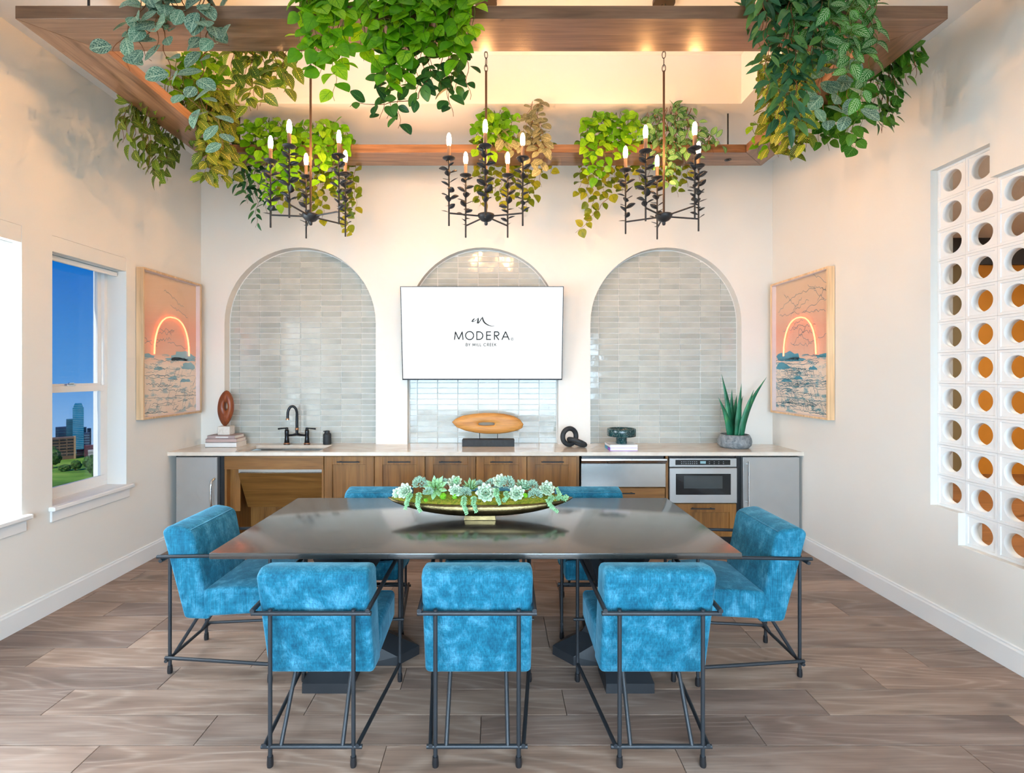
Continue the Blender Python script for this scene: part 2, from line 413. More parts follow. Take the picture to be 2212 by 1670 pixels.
def block_mesh():
    m = MB(); n = 32; h = BP / 2 - .0006; r = .0635; q = .078
    sq = lambda e, k: (lambda c, s: (e * c / max(abs(c), abs(s)), e * s / max(abs(c), abs(s))))(math.cos(2 * pi * k / n), math.sin(2 * pi * k / n))
    rings = [[(0.045, *sq(h, k)) for k in range(n)], [(0, *sq(h, k)) for k in range(n)], [(0, *sq(q + .002, k)) for k in range(n)], [(.005, *sq(q, k)) for k in range(n)],
             [(.005, (r + .002) * math.cos(2 * pi * k / n), (r + .002) * math.sin(2 * pi * k / n)) for k in range(n)],
             [(.007, r * math.cos(2 * pi * k / n), r * math.sin(2 * pi * k / n)) for k in range(n)],
             [(.045, r * math.cos(2 * pi * k / n), r * math.sin(2 * pi * k / n)) for k in range(n)]]
    # true square corners on the outer rings
    vs = [p for rg in rings for p in rg]; fs = []
    for i in range(len(rings)):
        j = (i + 1) % len(rings)
        for k in range(n): fs.append((i * n + k, i * n + (k + 1) % n, j * n + (k + 1) % n, j * n + k))
    m.add(vs, fs); m.sm = [5 <= i // n < 6 for i in range(len(fs))]
    return m.mesh('breeze_block')
bmesh_block = block_mesh()
for k in range(6):
    rows = range(0, 11) if k == 0 else range(0, 12) if k == 1 else range(1, 12) if k == 2 else range(1, 10)
    for r in rows:
        b = link('breeze_block', bmesh_block, BLOCK, wall_right); b.location = (XR + .043, sy(k + .5), sz(r + .5))
TX0, TX1, TY0, TY1, TZ = -2.08, 1.894, 2.70, 3.91, 4.026
struct('ceiling', slab(rect(XL, XR, YF, NY), [rect(TX0, TX1, TY0, TY1)], lambda u, v, t: (u, v, t), ZC, TZ).box(TX0 - .1, TX1 + .1, TY0 - .1, TY1 + .1, TZ, TZ + .08), CEIL)
# wall behind the camera, glazed
g = slab(rect(XL, XR, 0, ZC), [rect(-2.5, 2.3, .35, 2.75)], lambda u, v, t: (u, t, v), YF - .15, YF)
struct('wall_front', g, WALL)
gw = shell('window_4', (0, YF - .08, .35))
obj('frame', MB().box(-2.5, 2.3, YF - .11, YF - .05, .35, .42).box(-2.5, 2.3, YF - .11, YF - .05, 2.68, 2.75), TRIM, gw)
for k in range(6): obj('mullion', MB().box(-2.5 + .948 * k, -2.44 + .948 * k, YF - .11, YF - .05, .42, 2.68), TRIM, gw)
obj('pane', MB().box(-2.45, 2.25, YF - .084, YF - .08, .42, 2.68), PANE, gw)

floor = struct('floor', MB().box(XL, XR, YF, NY, -.06, -.012), m_plain('floor_joint', (.025, .018, .014), .8))
plank_me = {}
row, y = 0, 2.113 - .188 * 24
known = {2.30: -2.08, 2.113: -1.27, 2.489: -1.675, 2.677: -2.506, 2.865: -2.10, 3.053: -.9, 3.241: -2.53, 1.925: -1.66}
while y < NY - .1:
    y1 = min(y + .188, YB + .05)
    off = next((v for k, v in known.items() if abs(k - y) < .02), None)
    if off is None: off = XL - R.uniform(0, 1.2)
    while off > XL: off -= 1.2
    x = off
    while x < XR:
        a, b = max(x, XL), min(x + 1.2, XR)
        if b - a > .02 and y1 > YF:
            key = (round(b - a, 3), round(y1 - y, 3))
            if key not in plank_me:
                plank_me[key] = MB().box(-(b - a) / 2 + .0012, (b - a) / 2 - .0012, -(y1 - y) / 2 + .0014, (y1 - y) / 2 - .0014, -.012, 0, .0014).mesh('plank')
            p = link('plank', plank_me[key], OAK, floor); p.location = ((a + b) / 2, (y + y1) / 2, 0)
        x += 1.2
    y = y1 if y1 > y + .1 else 99
BBP = [(0, 0), (.016, 0), (.016, .112), (.011, .122), (.011, .130), (0, .134)]
struct('baseboard_left', MB().prism([(XL + a, z) for a, z in BBP], 'y', YF, 4.45), TRIM)
struct('baseboard_right', MB().prism([(XR - a, z) for a, z in BBP], 'y', YF, 4.45).fix(), TRIM)

# left-hand windows
def window(i, y0, y1):
    wnd = shell('window_%d' % (i + 1), (XL - .16, (y0 + y1) / 2, .69)); X = XL - .15
    z0, z1, zm = .69, 2.36, 1.45
    fr = MB(); e = .0006; fr.box(X - .06, X, y0 + e, y0 + .03, z0 + .036, WZ1 - .031).box(X - .06, X, y1 - .03, y1 - e, z0 + .036, WZ1 - .031).box(X - .06, X, y0 + e, y1 - e, z0 + e, z0 + .035).box(X - .06, X, y0 + e, y1 - e, WZ1 - .03, WZ1 - e)
    obj('frame', fr, TRIM, wnd)
    up = MB(); xs = X - .05
    up.box(xs, xs + .025, y0 + .031, y0 + .065, zm + .036, WZ1 - .071).box(xs, xs + .025, y1 - .065, y1 - .031, zm + .036, WZ1 - .071).box(xs, xs + .025, y0 + .031, y1 - .031, zm, zm + .035).box(xs, xs + .025, y0 + .031, y1 - .031, WZ1 - .07, WZ1 - .032)
    s1 = obj('upper_sash', up, TRIM, wnd); obj('pane', MB().box(xs + .010, xs + .014, y0 + .06, y1 - .06, zm + .03, WZ1 - .06), PANE, s1)
    lo = MB(); xl = X - .022
    lo.box(xl, xl + .025, y0 + .031, y0 + .072, z0 + .081, zm - .026).box(xl, xl + .025, y1 - .072, y1 - .031, z0 + .081, zm - .026).box(xl, xl + .028, y0 + .031, y1 - .031, zm - .025, zm + .02).box(xl, xl + .025, y0 + .031, y1 - .031, z0 + .036, z0 + .08)
    s2 = obj('lower_sash', lo, TRIM, wnd); obj('pane', MB().box(xl + .010, xl + .014, y0 + .065, y1 - .065, z0 + .07, zm - .02), PANE, s2)
    ym = (y0 + y1) / 2 - .02
    obj('sash_lock', MB().box(xl + .012, xl + .036, ym - .035, ym + .035, zm + .02, zm + .03, .003).box(xl + .018, xl + .034, ym - .012, ym + .03, zm + .03, zm + .042, .003), CHROME, s2)
    obj('window_sill', MB().box(X, XL + .0005, y0 + .0005, y1 - .0005, .6605, .6895).box(XL + .0006, XL + .045, y0 - .035, y1 + .035, .66, .69, .006), TRIM, wnd)
    obj('apron', MB().box(XL, XL + .014, y0 - .02, y1 + .02, .588, .66, .003), TRIM, wnd)
    obj('shade_valance', MB().box(XL - .055, XL - .002, y0 + .001, y1 - .001, 2.36, WZ1 - .001), WALL, wnd)
    obj('shade_hem_bar', MB().box(XL - .085, XL - .062, y0 + .01, y1 - .01, 2.318, 2.352, .004), TRIM, wnd)
    obj('shade_roll', MB().box(XL - .095, XL - .058, y0 + .005, y1 - .005, 2.356, WZ1 - .002), TRIM, wnd)
for i, (a, b) in enumerate(WIN): window(i, a, b)

# the room beyond the block screen
OCHRE = m_plain('ochre_wall', srgb(196, 128, 40), .5, var=.03)
OLIVE = m_plain('olive_panel', srgb(120, 104, 72), .5, var=.04)
struct('wall_far', MB().box(7.3, 12, 7.85, 8, 0, 3.25), OCHRE)
struct('trim_1', MB().box(5.4, 7.3, 7.84, 8, 0, 3.25), OLIVE)
struct('trim_2', MB().box(2.86, 12, 7.8, 8, 3.25, 3.66), m_plain('dark_bulkhead', (.05, .055, .06), .5))
struct('wall_hall', MB().box(2.86, 5.4, 7.85, 8, 0, 3.25).box(12, 12.1, .2, 8, 0, 3.66).box(2.86, 12.1, .1, .2, 0, 3.66).box(2.857, 2.95, NY, 7.9, 0, 3.66), WALL)
struct('floor_hall', MB().box(2.857, 12, .2, 8, -.1, 0), m_wood('hall_floor_wood', srgb(96, 60, 34), srgb(128, 82, 46), srgb(150, 102, 62), 'x', .6, .4, rand=0))
struct('ceiling_hall', MB().box(2.857, 12.1, .1, 8, 3.66, 3.75), CEIL)
hl = thing('hall_fill_lamp', (6.6, 4.4, 3.655), 'unseen light panel added to brighten the room beyond the block screen', 'lamp')  # added lamp, out of sight, brightens what shows through the block holes
obj('housing', MB().box(5.6, 7.6, 3.4, 5.4, 3.60, 3.658, .01), TRIM, hl)
obj('diffuser', MB().box(5.65, 7.55, 3.45, 5.35, 3.592, 3.60), M('lit_diffuser').emit((1, .93, .82), 27.0).m, hl)

# ------------------------------------------------------------------ outside the window: meadow, trees and skyline
GZ = H - 60
def pxbox(mb, x0, x1, y0, y1, Y, d):
    a, b = P(x0, y0, Y), P(x1, y1, Y); return mb.box(a.x, b.x, Y, Y + d, b.z, a.z)
MEADOW = None
m = M('meadow_grass', srgb(92, 132, 34), .9); c1 = m.noise(m.co((.02, .05, 1)), 1.0, 6, .65)
MEADOW = m.color(m.ramp(c1, ((.3, srgb(62, 104, 24)), (.5, srgb(104, 148, 40)), (.72, srgb(150, 172, 70))))).m
tag(obj('meadow', MB().box(-620, -120, 120, 395, GZ - 2, GZ - .05), MEADOW), 'green meadow in front of the city seen through the window', 'meadow')
GB = m_plain('blue_glass_tower', srgb(40, 132, 168), .25, var=.25, vs=.12)
GB2 = m_plain('teal_glass_block', srgb(52, 112, 134), .3, var=.25, vs=.12)
GD = m_plain('dark_blue_tower', srgb(44, 62, 92), .4, var=.25, vs=.12)
BR = m_plain('brown_concrete', srgb(112, 86, 66), .8, var=.1, vs=.1)
BRL = m_plain('tan_concrete', srgb(176, 140, 104), .8)
WD = m_plain('dark_window_band', srgb(44, 38, 38), .4)
WL = m_plain('pale_floor_line', srgb(150, 200, 214), .4)
MAROON = m_plain('maroon_facade', srgb(96, 40, 54), .8, var=.1, vs=.1)
PALE = m_plain('pale_facade', srgb(178, 172, 170), .8)
ROOF = m_plain('red_roof', srgb(170, 78, 70), .8)
def building(name, label, x0, x1, ytop, Y, d, mat, chamfer=0, bands=0, cols=0, bm_=None):
    c = P((x0 + x1) / 2, ytop, Y); th = math.atan2(-c.x, Y); hw = (x1 - x0) / 2 * Y * math.cos(th) / F      # turned to face the window
    t = thing(name, (c.x, Y, GZ), label, 'building'); h = c.z - GZ
    body = MB()
    if chamfer:
        k = 2 * hw * chamfer
        body.prism([(-hw, 0), (hw, 0), (hw, h - 2.6 * k), (hw - .35 * k, h - 2.4 * k), (hw - .5 * k, h - 1.3 * k), (hw - k, h), (-hw + k, h), (-hw + .5 * k, h - 1.3 * k), (-hw + .35 * k, h - 2.4 * k), (-hw, h - 2.6 * k)], 'y', 0, d)
    else: body.box(-hw, hw, 0, d, 0, h)
    link('tower_body', body.fix().mesh('tower_body'), mat, t)
    for i in range(bands):
        z = h - (i + 1) * h / (bands + 1)
        link('floor_band', MB().box(-hw - .02, hw + .02, -.12, .1, z - .1, z + .1).mesh('floor_band'), bm_ or WL, t)
    t.rotation_euler.z = th
    return t, hw, h
building('glass_skyscraper', 'tall blue glass skyscraper with a chamfered crown outside the window', 157, 181, 872, 380, 8, GB, .2, 26)
building('glass_office_block', 'teal glass office block against the left side of the tallest skyscraper', 143, 157.5, 906, 386, 6, GB2, 0, 18, bm_=GD)
building('office_block', 'squat blue-grey office block above the brown concrete building', 120, 143.5, 923, 392, 6, GD, 0, 8, bm_=GB2)
building('dark_tower', 'dark narrow office tower right of the tallest skyscraper', 181.5, 193.5, 935, 370, 4, GD, 0, 8)
building('slim_tower', 'slim purple-grey tower behind the dark narrow office tower', 188, 197, 926, 392, 5, GD)
building('edge_tower', 'dark tower at the right edge of the window glass', 201.5, 215, 914, 382, 5, GD)
building('teal_tower', 'small teal tower just right of the tallest skyscraper', 180, 187, 923, 393, 4, GB2)
building('maroon_building', 'low maroon building at the foot of the skyscrapers', 182, 207, 963, 362, 6, MAROON, 0, 3, bm_=WD)
building('pale_building', 'low pale building in front of the maroon one', 190, 212, 973, 354, 5, PALE, 0, 3, bm_=WD)
building('red_roofed_hall', 'low hall with a red roof between brown building and maroon building', 165, 181, 972, 368, 5, ROOF, 0, 2, bm_=PALE)
t, hw, h = building('concrete_building', 'wide brown concrete building with dark window bands outside the window', 95, 160, 947, 352, 10, BR)
link('end_pier', MB().box(hw, hw + 1.1, -.2, 9, 0, h + .2).mesh('end_pier'), BRL, t)
for i in range(6):
    for j in range(4):
        zc = h - 1.2 - i * 2.1; x_ = -hw + .5 + j * hw / 2
        link('window_band', MB().box(x_, x_ + hw / 2 - .7, -.15, .2, zc - .7, zc + .35).mesh('window_band'), WD, t)
m = M('tree_foliage', srgb(40, 78, 24), .9); c1 = m.noise(m.co((.7, .7, .7)), 1.0, 4)
TREE = m.color(m.ramp(c1, ((.3, srgb(22, 48, 16)), (.55, srgb(58, 98, 34)), (.75, srgb(104, 140, 54))))).m
def blob(mb, c, r, rz, seed, n=3):
    bm = bmesh.new(); bmesh.ops.create_icosphere(bm, subdivisions=n, radius=1)
    rr = random.Random(seed); ph = [rr.uniform(0, 6) for _ in range(6)]
    vs = []
    for v in bm.verts:
        d = v.co; k = 1 + .12 * math.sin(5 * d.x + ph[0]) * math.sin(6 * d.z + ph[1]) + .08 * math.sin(11 * d.x + ph[2]) * math.sin(12 * d.y + ph[3]) + rr.uniform(-.07, .07)
        vs.append((c[0] + d.x * r * k, c[1] + d.y * r * k, c[2] + d.z * rz * k))
    bm.verts.index_update(); fs = [[v.index for v in f.verts] for f in bm.faces]; bm.free()
    return mb.add(vs, fs)
for k, (x, yt, yb, hw, Y, lab) in enumerate(((113, 962, 1012, 18, 320, 'tall leafy tree at the left edge of the window view'), (139, 1001, 1018, 16, 312, 'low bush beside the tall leafy tree in the meadow'),
        (163, 994, 1019, 11, 314, 'rounded bush in the middle of the window view'), (194, 981, 1024, 14, 305, 'dark tree below the pale building outside the window'), (204, 1010, 1036, 8, 290, 'small shrub at the right end of the meadow view'))):
    a = P(x, (yt + yb) / 2, Y); r = hw * Y / F; rz = (yb - yt) / 2 * Y / F
    t = thing('tree', (a.x, Y, GZ), lab, 'tree', 'trees on the meadow')
    mb = MB()
    for j in range(4): blob(mb, (a.x + R.uniform(-.4, .4) * r, Y + R.uniform(-.3, .3) * r, a.z + R.uniform(-.35, .35) * rz), r * R.uniform(.55, .7), rz * R.uniform(.55, .7), k * 9 + j)
    obj('crown', mb, TREE, t)
    obj('trunk', MB().tube([(a.x, Y, GZ), (a.x, Y, a.z)], .3, 6), BARK, t)

# ------------------------------------------------------------------ counter run along the back wall
CF = 4.46                                             # front edge of the worktop
CB = 4.495                                            # cabinet fronts
SK = F / CB
cx = lambda px: (px - VX) / SK
cz = lambda py: H - (py - VY) / SK
pts = [(XL, CF), (XR, CF), (XR, YB)]
for a, b in NICHES[::-1]: pts += [(b, YB), (b, NY - .001), (a, NY - .001), (a, YB)]
pts += [(XL, YB)]
sink_hole = rect(-2.335, -1.60, 4.545, 4.90)
tag(obj('countertop', slab(pts, [sink_hole], lambda u, v, t: (u, v, t), CT - .032, CT), QUARTZ), 'long cream stone countertop running along the back wall under the arches', 'countertop')
sk = thing('sink_basin', (-1.97, 4.72, CT - .22), 'stainless undermount sink basin set into the cream countertop', 'sink')
sb = MB(); x0, x1, y0, y1, zb = -2.325, -1.61, 4.555, 4.885, CT - .21
sb.add([(x0, y0, CT - .033), (x1, y0, CT - .033), (x1, y1, CT - .033), (x0, y1, CT - .033), (x0 + .01, y0 + .01, zb), (x1 - .01, y0 + .01, zb), (x1 - .01, y1 - .01, zb), (x0 + .01, y1 - .01, zb)],
       [(0, 1, 5, 4), (1, 2, 6, 5), (2, 3, 7, 6), (3, 0, 4, 7), (4, 5, 6, 7)])
obj('basin', sb, STEEL, sk); obj('drain', MB().lathe([(.04, 0), (.04, .004), (.03, .005), (.012, .003)], 16, (-1.97, 4.72, zb)), CHROME, sk)

def bar_handle(parent, x0, x1, z, yf, vertical=None, r=.006, mat=IRON):
    m = MB()
    if vertical: m.tube([(x0, yf - .035, vertical[0]), (x0, yf - .035, vertical[1])], r, 8).tube([(x0, yf, vertical[0] + .03), (x0, yf - .035, vertical[0] + .03)], r * .8, 6).tube([(x0, yf, vertical[1] - .03), (x0, yf - .035, vertical[1] - .03)], r * .8, 6)
    else: m.box(x0, x1, yf - .036, yf - .026, z - .005, z + .005, .002).box(x0 + .02, x0 + .03, yf - .03, yf, z - .004, z + .004).box(x1 - .03, x1 - .02, yf - .03, yf, z - .004, z + .004)
    return obj('handle', m, mat, parent)
def shaker(t, name, x0, x1, z0, z1, rail=.062, top=.062, pull=None):
    d = obj(name, MB().box(x0 + .001, x1 - .001, CB + .004, CB + .012, z0 + .001, z1 - .001).box(x0, x0 + rail, CB - .009, CB + .0039, z0, z1, .0015).box(x1 - rail, x1, CB - .009, CB + .0039, z0, z1, .0015).box(x0 + rail, x1 - rail, CB - .009, CB + .0039, z1 - top, z1, .0015).box(x0 + rail, x1 - rail, CB - .009, CB + .0039, z0, z0 + rail, .0015), CAB, t)
    if pull: bar_handle(d, pull[0], pull[1], pull[2], CB - .009)
    return d
def carcass(t, x0, x1, z0=.10, z1=.831, toe=True):
    obj('body', MB().box(x0 + .001, x1 - .001, CB + .013, YB - .003, z0, z1), CAB, t)
    if toe: obj('toe_kick', MB().box(x0 + .001, x1 - .001, CB + .07, CB + .085, 0, z0), BLACK, t)
doors = (700.5, 809, 918.5, 1028, 1138, 1252)
names = ('wooden shaker cabinet next to the open sink unit, with black bar pull', 'second wooden shaker cabinet to the right of the sink unit', 'middle one of the five wooden shaker cabinets under the screen',
         'wooden shaker cabinet right of the middle of the five, behind the succulent bowl', 'wooden shaker cabinet directly left of the steel warming drawer')
for i in range(5):
    x0, x1 = cx(doors[i]), cx(doors[i + 1])
    t = thing('base_cabinet', ((x0 + x1) / 2, 4.72, 0), names[i], 'cabinet', 'shaker base cabinets')
    carcass(t, x0, x1); xm = (x0 + x1) / 2 - (.01 if i == 4 else 0)
    shaker(t, 'door', x0 + .003, x1 - (.003 if i < 4 else .03), .11, cz(986), .07, .072, (xm - .1, xm + .1, cz(996.5)))
# sink unit with knee space
x0, x1 = cx(485), cx(700)
t = thing('sink_cabinet', ((x0 + x1) / 2, 4.72, 0), 'open wooden sink unit with slanted knee panel below the faucet', 'cabinet')
obj('apron_panel', MB().box(x0 + .002, x1 - .002, CB - .008, CB + .012, cz(1014), cz(985.5), .0015), CABX, t)
obj('side_panel', MB().box(x0 + .002, x0 + .02, CB, YB - .003, .0, cz(1014)), CAB, t)
obj('side_panel', MB().box(x1 - .02, x1 - .002, CB, YB - .003, .0, cz(1014)), CAB, t)
obj('inner_filler', MB().box(x0 + .02, x0 + .11, CB + .06, CB + .075, cz(1108), cz(1014)), CAB, t)
zt, zb2 = cz(1023), cz(1108)
obj('slanted_panel', MB().prism([(CB + .02, zt), (CB + .04, zt), (CB + .22, zb2), (CB + .20, zb2)], 'x', x0 + .11, x1 - .021).fix(), CABX, t)
obj('steel_shield', MB().box(x0 + .10, x1 - .021, CB + .05, CB + .06, cz(1024), cz(1013)), STEEL, t)
obj('back_panel', MB().box(x0 + .02, x1 - .02, YB - .03, YB - .01, .0, .6), CAB, t)
# fridges
t = thing('undercounter_fridge', (cx(428), 4.72, 0), 'stainless undercounter fridge against the left wall beside the sink unit', 'fridge', 'undercounter fridges')
obj('body', MB().box(cx(376), cx(484), CB + .03, YB - .003, .02, .826), BLACK, t)
d = obj('door', MB().box(cx(383), cx(472), CB - .02, CB + .028, .10, cz(986.5), .004), SATIN, t)
h = MB(); xh = cx(463.5); h.tube([(xh + .012, CB - .02, cz(1033)), (xh, CB - .05, cz(1037)), (xh, CB - .06, cz(1048)), (xh, CB - .06, cz(1080)), (xh, CB - .05, cz(1091)), (xh + .012, CB - .02, cz(1095))], .011, 8)
obj('handle', h, CHROME, d)
obj('grille', MB().box(cx(383), cx(472), CB, CB + .02, .03, .09), BLACK, t)
t = thing('undercounter_fridge', (cx(1662), 4.72, 0), 'grey steel undercounter fridge in the right corner below the aloe', 'fridge', 'undercounter fridges')
obj('body', MB().box(cx(1592), cx(1727), CB + .03, YB - .003, .02, .826), BLACK, t)
d = obj('door', MB().box(cx(1603), cx(1724.5), CB - .02, CB + .028, .10, cz(986.5), .004), SATIN, t)
bar_handle(d, cx(1611), 0, 0, CB - .02, vertical=(cz(1090), cz(994)), r=.008, mat=CHROME)
obj('grille', MB().box(cx(1603), cx(1724), CB, CB + .02, .03, .09), BLACK, t)
# warming drawer with drawers under it
x0, x1 = cx(1254.5), cx(1437); X0, X1 = cx(1252), cx(1443)
t = thing('drawer_cabinet', ((X0 + X1) / 2, 4.72, 0), 'wooden drawer unit under the steel warming drawer', 'cabinet')
carcass(t, X0, X1, .10, cz(1053)); obj('face_frame', MB().box(x1 + .002, X1 - .001, CB - .006, CB + .013, .1, .825), CAB, t)
d = obj('drawer', MB().box(X0 + .003, X1 - .03, CB - .009, CB + .012, cz(1089), cz(1054), .0015), CABX, t); bar_handle(d, cx(1319), cx(1369), cz(1064), CB - .009)
shaker(t, 'drawer', X0 + .003, X1 - .03, .11, cz(1091), .06, .06, (cx(1319), cx(1369), cz(1101)))
t = thing('warming_drawer', ((x0 + x1) / 2, 4.72, cz(1052)), 'polished stainless warming drawer left of the microwave', 'appliance')
obj('body', MB().box(x0 + .01, x1 - .01, CB + .013, YB - .01, cz(1051), .826), BLACK, t)
d = obj('drawer_front', MB().box(x0, x1, CB - .016, CB + .012, cz(1051.5), cz(1000.5), .003), STEEL, t)
obj('grip_rail', MB().prism([(CB - .016, cz(1000)), (CB + .012, cz(1000)), (CB + .012, cz(989.5)), (CB - .05, cz(989.5)), (CB - .052, cz(993)), (CB - .03, cz(999))], 'x', x0, x1).fix(), CHROME, d)
# microwave drawer
x0, x1 = cx(1443.5), cx(1591); 
t = thing('drawer_cabinet', ((x0 + x1) / 2, 4.72, 0), 'wooden drawer unit under the microwave, beside the right-hand fridge', 'cabinet')
carcass(t, x0, x1, .10, cz(1087)); shaker(t, 'drawer', x0 + .003, x1 - .006, .11, cz(1088), .06, .075, (cx(1489), cx(1540), cz(1096.7)))
t = thing('microwave_drawer', ((x0 + x1) / 2, 4.72, cz(1087)), 'stainless microwave drawer with black control strip and window', 'appliance')
obj('body', MB().box(x0 + .01, x1 - .01, CB + .013, YB - .01, cz(1086), .826), BLACK, t)
obj('surround', MB().box(x0 + .006, x1 - .004, CB - .012, CB + .013, cz(1008.5), cz(989.5), .003), SATIN, t)
cp = obj('control_panel', MB().box(cx(1458), cx(1576), CB - .016, CB - .008, cz(1004), cz(993), .001), BLACKGLASS, t)
obj('display', MB().box(cx(1511), cx(1523), CB - .0168, CB - .0158, cz(1001), cz(995.5)), DISPLAY, cp)
kb = MB()
for i in range(8):
    for j in range(2): kb.box(cx(1470 + i * 4.6), cx(1472.4 + i * 4.6), CB - .0168, CB - .0158, cz(997.5 + j * 4), cz(996.3 + j * 4))
for i in range(4):
    for j in range(2): kb.box(cx(1530 + i * 10), cx(1532 + i * 10), CB - .0168, CB - .0158, cz(997.5 + j * 4), cz(996.5 + j * 4))
obj('key_print', kb, m_plain('grey_key_print', (.3, .33, .35), .5), cp)
d = obj('drawer_front', MB().box(x0 + .006, x1 - .004, CB - .022, CB + .013, cz(1086), cz(1010), .004), SATIN, t)
gl = obj('window', MB().box(cx(1458), cx(1576), CB - .025, CB - .018, cz(1067.5), cz(1022.5), .001), BLACKGLASS, d)
obj('inner_window', MB().box(cx(1475), cx(1558), CB - .0262, CB - .0245, cz(1054), cz(1027)), GREYGLASS, gl)

# ------------------------------------------------------------------ things on the counter
def book(name, x0, x1, y0, y1, z0, z1, cover, label, rot=0.0, pages=(.78, .74, .68), spine_front=True, edge=None):
    c = Vector(((x0 + x1) / 2, (y0 + y1) / 2, z0)); t = thing(name, c, label, 'book', 'books on the counter'); hx, hy, h = (x1 - x0) / 2, (y1 - y0) / 2, z1 - z0
    cv = MB().box(-hx, hx, -hy, hy, 0, .003).box(-hx, hx, -hy, hy, h - .003, h)
    if spine_front: cv.box(-hx, hx, -hy, -hy + .003, 0, h)
    link('cover', cv.mesh('cover'), cover, t)
    link('page_block', MB().box(-hx + .004, hx - .004, -hy + .0035, hy - .004, .003, h - .003).mesh('page_block'), m_plain('pages', pages, .8), t)
    t.rotation_euler.z = rot
    return t
mauve = m_plain('mauve_book_cloth', srgb(172, 152, 150), .7); mauve2 = m_plain('pink_grey_book_cloth', srgb(186, 164, 160), .7); whitec = m_plain('white_book_paper', (.78, .77, .75), .5)
b1 = book('book', -2.745, -2.45, 4.75, 4.95, CT, CT + .047, whitec, 'white book at the bottom of the stack under the red wood sculpture')
b2 = book('book', -2.742, -2.452, 4.75, 4.94, CT + .047, CT + .080, mauve2, 'pinkish grey book in the middle of the stack under the sculpture', .02)
b3 = book('book', -2.728, -2.468, 4.755, 4.935, CT + .080, CT + .111, mauve, 'mauve book on top of the stack under the red wood sculpture', -.02)
link('title_print', MB().box(-.05, .07, -.0912, -.0900, .010, .020).mesh('title_print'), whitec, b3)
t = thing('abstract_sculpture', (-2.60, 4.85, CT + .111), 'red brown egg-shaped wooden sculpture with a hole on a stone block', 'sculpture')
obj('stone_base', MB().box(-2.657, -2.542, 4.80, 4.90, CT + .111, CT + .192, .004), TRAV, t)
def holed_disc(outline, hole, y, th, nz=0.0):          # rounded plate with a hole through it, in the XZ plane
    m = MB(); n = len(outline); rings = []
    cxm = sum(p[0] for p in hole) / n; czm = sum(p[1] for p in hole) / n
    def ring(f, w):
        return [((hole[i][0] + (outline[i][0] - hole[i][0]) * f), w, (hole[i][1] + (outline[i][1] - hole[i][1]) * f)) for i in range(n)]
    prof = [(0, -.55), (.06, -.85), (.3, -1), (.6, -.95), (.85, -.7), (.97, -.3), (1, 0), (.97, .3), (.85, .7), (.6, .95), (.3, 1), (.06, .85), (0, .55)]
    rings = [ring(f, y + th * w) for f, w in prof]
    vs = [v for r in rings for v in r]; k = len(rings)
    fs = [(i * n + j, i * n + (j + 1) % n, ((i + 1) % k) * n + (j + 1) % n, ((i + 1) % k) * n + j) for i in range(k) for j in range(n)]
    m.add(vs, fs, True); return m.fix()
n = 36; out, hol = [], []
for i in range(n):
    q = 2 * pi * i / n; c, s = math.cos(q), math.sin(q)
    wv = .076 * (1 - .30 * max(0, -s) ** 2) * (1 - .16 * max(0, s) ** 4); 
    out.append((-2.605 + wv * c + (.008 * s), CT + .192 + .170 + .172 * s)); hol.append((-2.592 + .019 * c, CT + .192 + .190 + .038 * s))
obj('carved_body', holed_disc(out, hol, 4.85, .035), ROSE, t)
obj('peg', MB().tube([(-2.61, 4.85, CT + .185), (-2.61, 4.85, CT + .20)], .012, 8), ROSE, t)
# faucet
FY = 4.955
fx = lambda px: (px - VX) * FY / F
fz = lambda py: H - (py - VY) * FY / F
t = thing('bridge_faucet', (fx(641.5), FY, CT), 'black bridge faucet with gooseneck spout behind the sink', 'faucet')
for s, xx in ((-1, fx(619.6)), (1, fx(663.2))):
    c = (xx, FY, CT)
    lg = obj('valve_post', MB().lathe([(.030, 0), (.030, .012), (.024, .02), (.020, .06), (.018, .085), (.0195, .10), (.0205, .13), (.018, .142), (.012, .15), (.010, .158)], 16, c), FAUCET, t)
    obj('base_ring', MB().lathe([(.0305, .006), (.0315, .010), (.0315, .014), (.029, .017)], 16, c), COPPER, lg)
    obj('lever_handle', MB().tube([(xx - s * .012, FY, CT + .158), (xx + s * .025, FY, CT + .158), (xx + s * .085, FY, CT + .152)], [.006, .006, .0085], 8).lathe([(.014, .146), (.015, .155), (.010, .166)], 12, c), FAUCET, lg)
obj('bridge', MB().tube([(fx(619.6), FY, CT + .088), (fx(632), FY, CT + .092), (fx(641.5), FY, CT + .100), (fx(651), FY, CT + .092), (fx(663.2), FY, CT + .088)], [.010, .010, .015, .010, .010], 10), FAUCET, t)
sp = [(fx(641.5), FY, CT + .09), (fx(641.5), FY, fz(905))]
for k in range(0, 13):
    q = pi * k / 12; sp.append((fx(641.5) - .039 * (1 - math.cos(q)) * 1.0, FY - .03 * (k / 12), fz(893) + .070 * math.sin(q) + .0))
sp += [(fx(624.6) - .001, FY - .035, fz(903))]
s = obj('spout', MB().tube(sp, [.014] * 2 + [.0125] * 13 + [.013], 12), FAUCET, t)
obj('spout_collar', MB().lathe([(.016, 0), (.018, .006), (.018, .014), (.014, .02)], 14, (fx(641.5), FY, fz(929))), COPPER, s)
obj('aerator', MB().lathe([(.016, 0), (.016, .006), (.014, .016)], 14, (fx(624.6) - .001, FY - .036, fz(906.5))), COPPER, s)
t = thing('soap_dispenser', (fx(706), 4.965, CT), 'dark cylindrical soap dispenser right of the faucet', 'dispenser')
c = (fx(706), 4.965, CT); obj('bottle', MB().lathe([(.036, 0), (.039, .008), (.039, .092), (.036, .104), (.027, .108), (.027, .112)], 24, c), GUN, t)
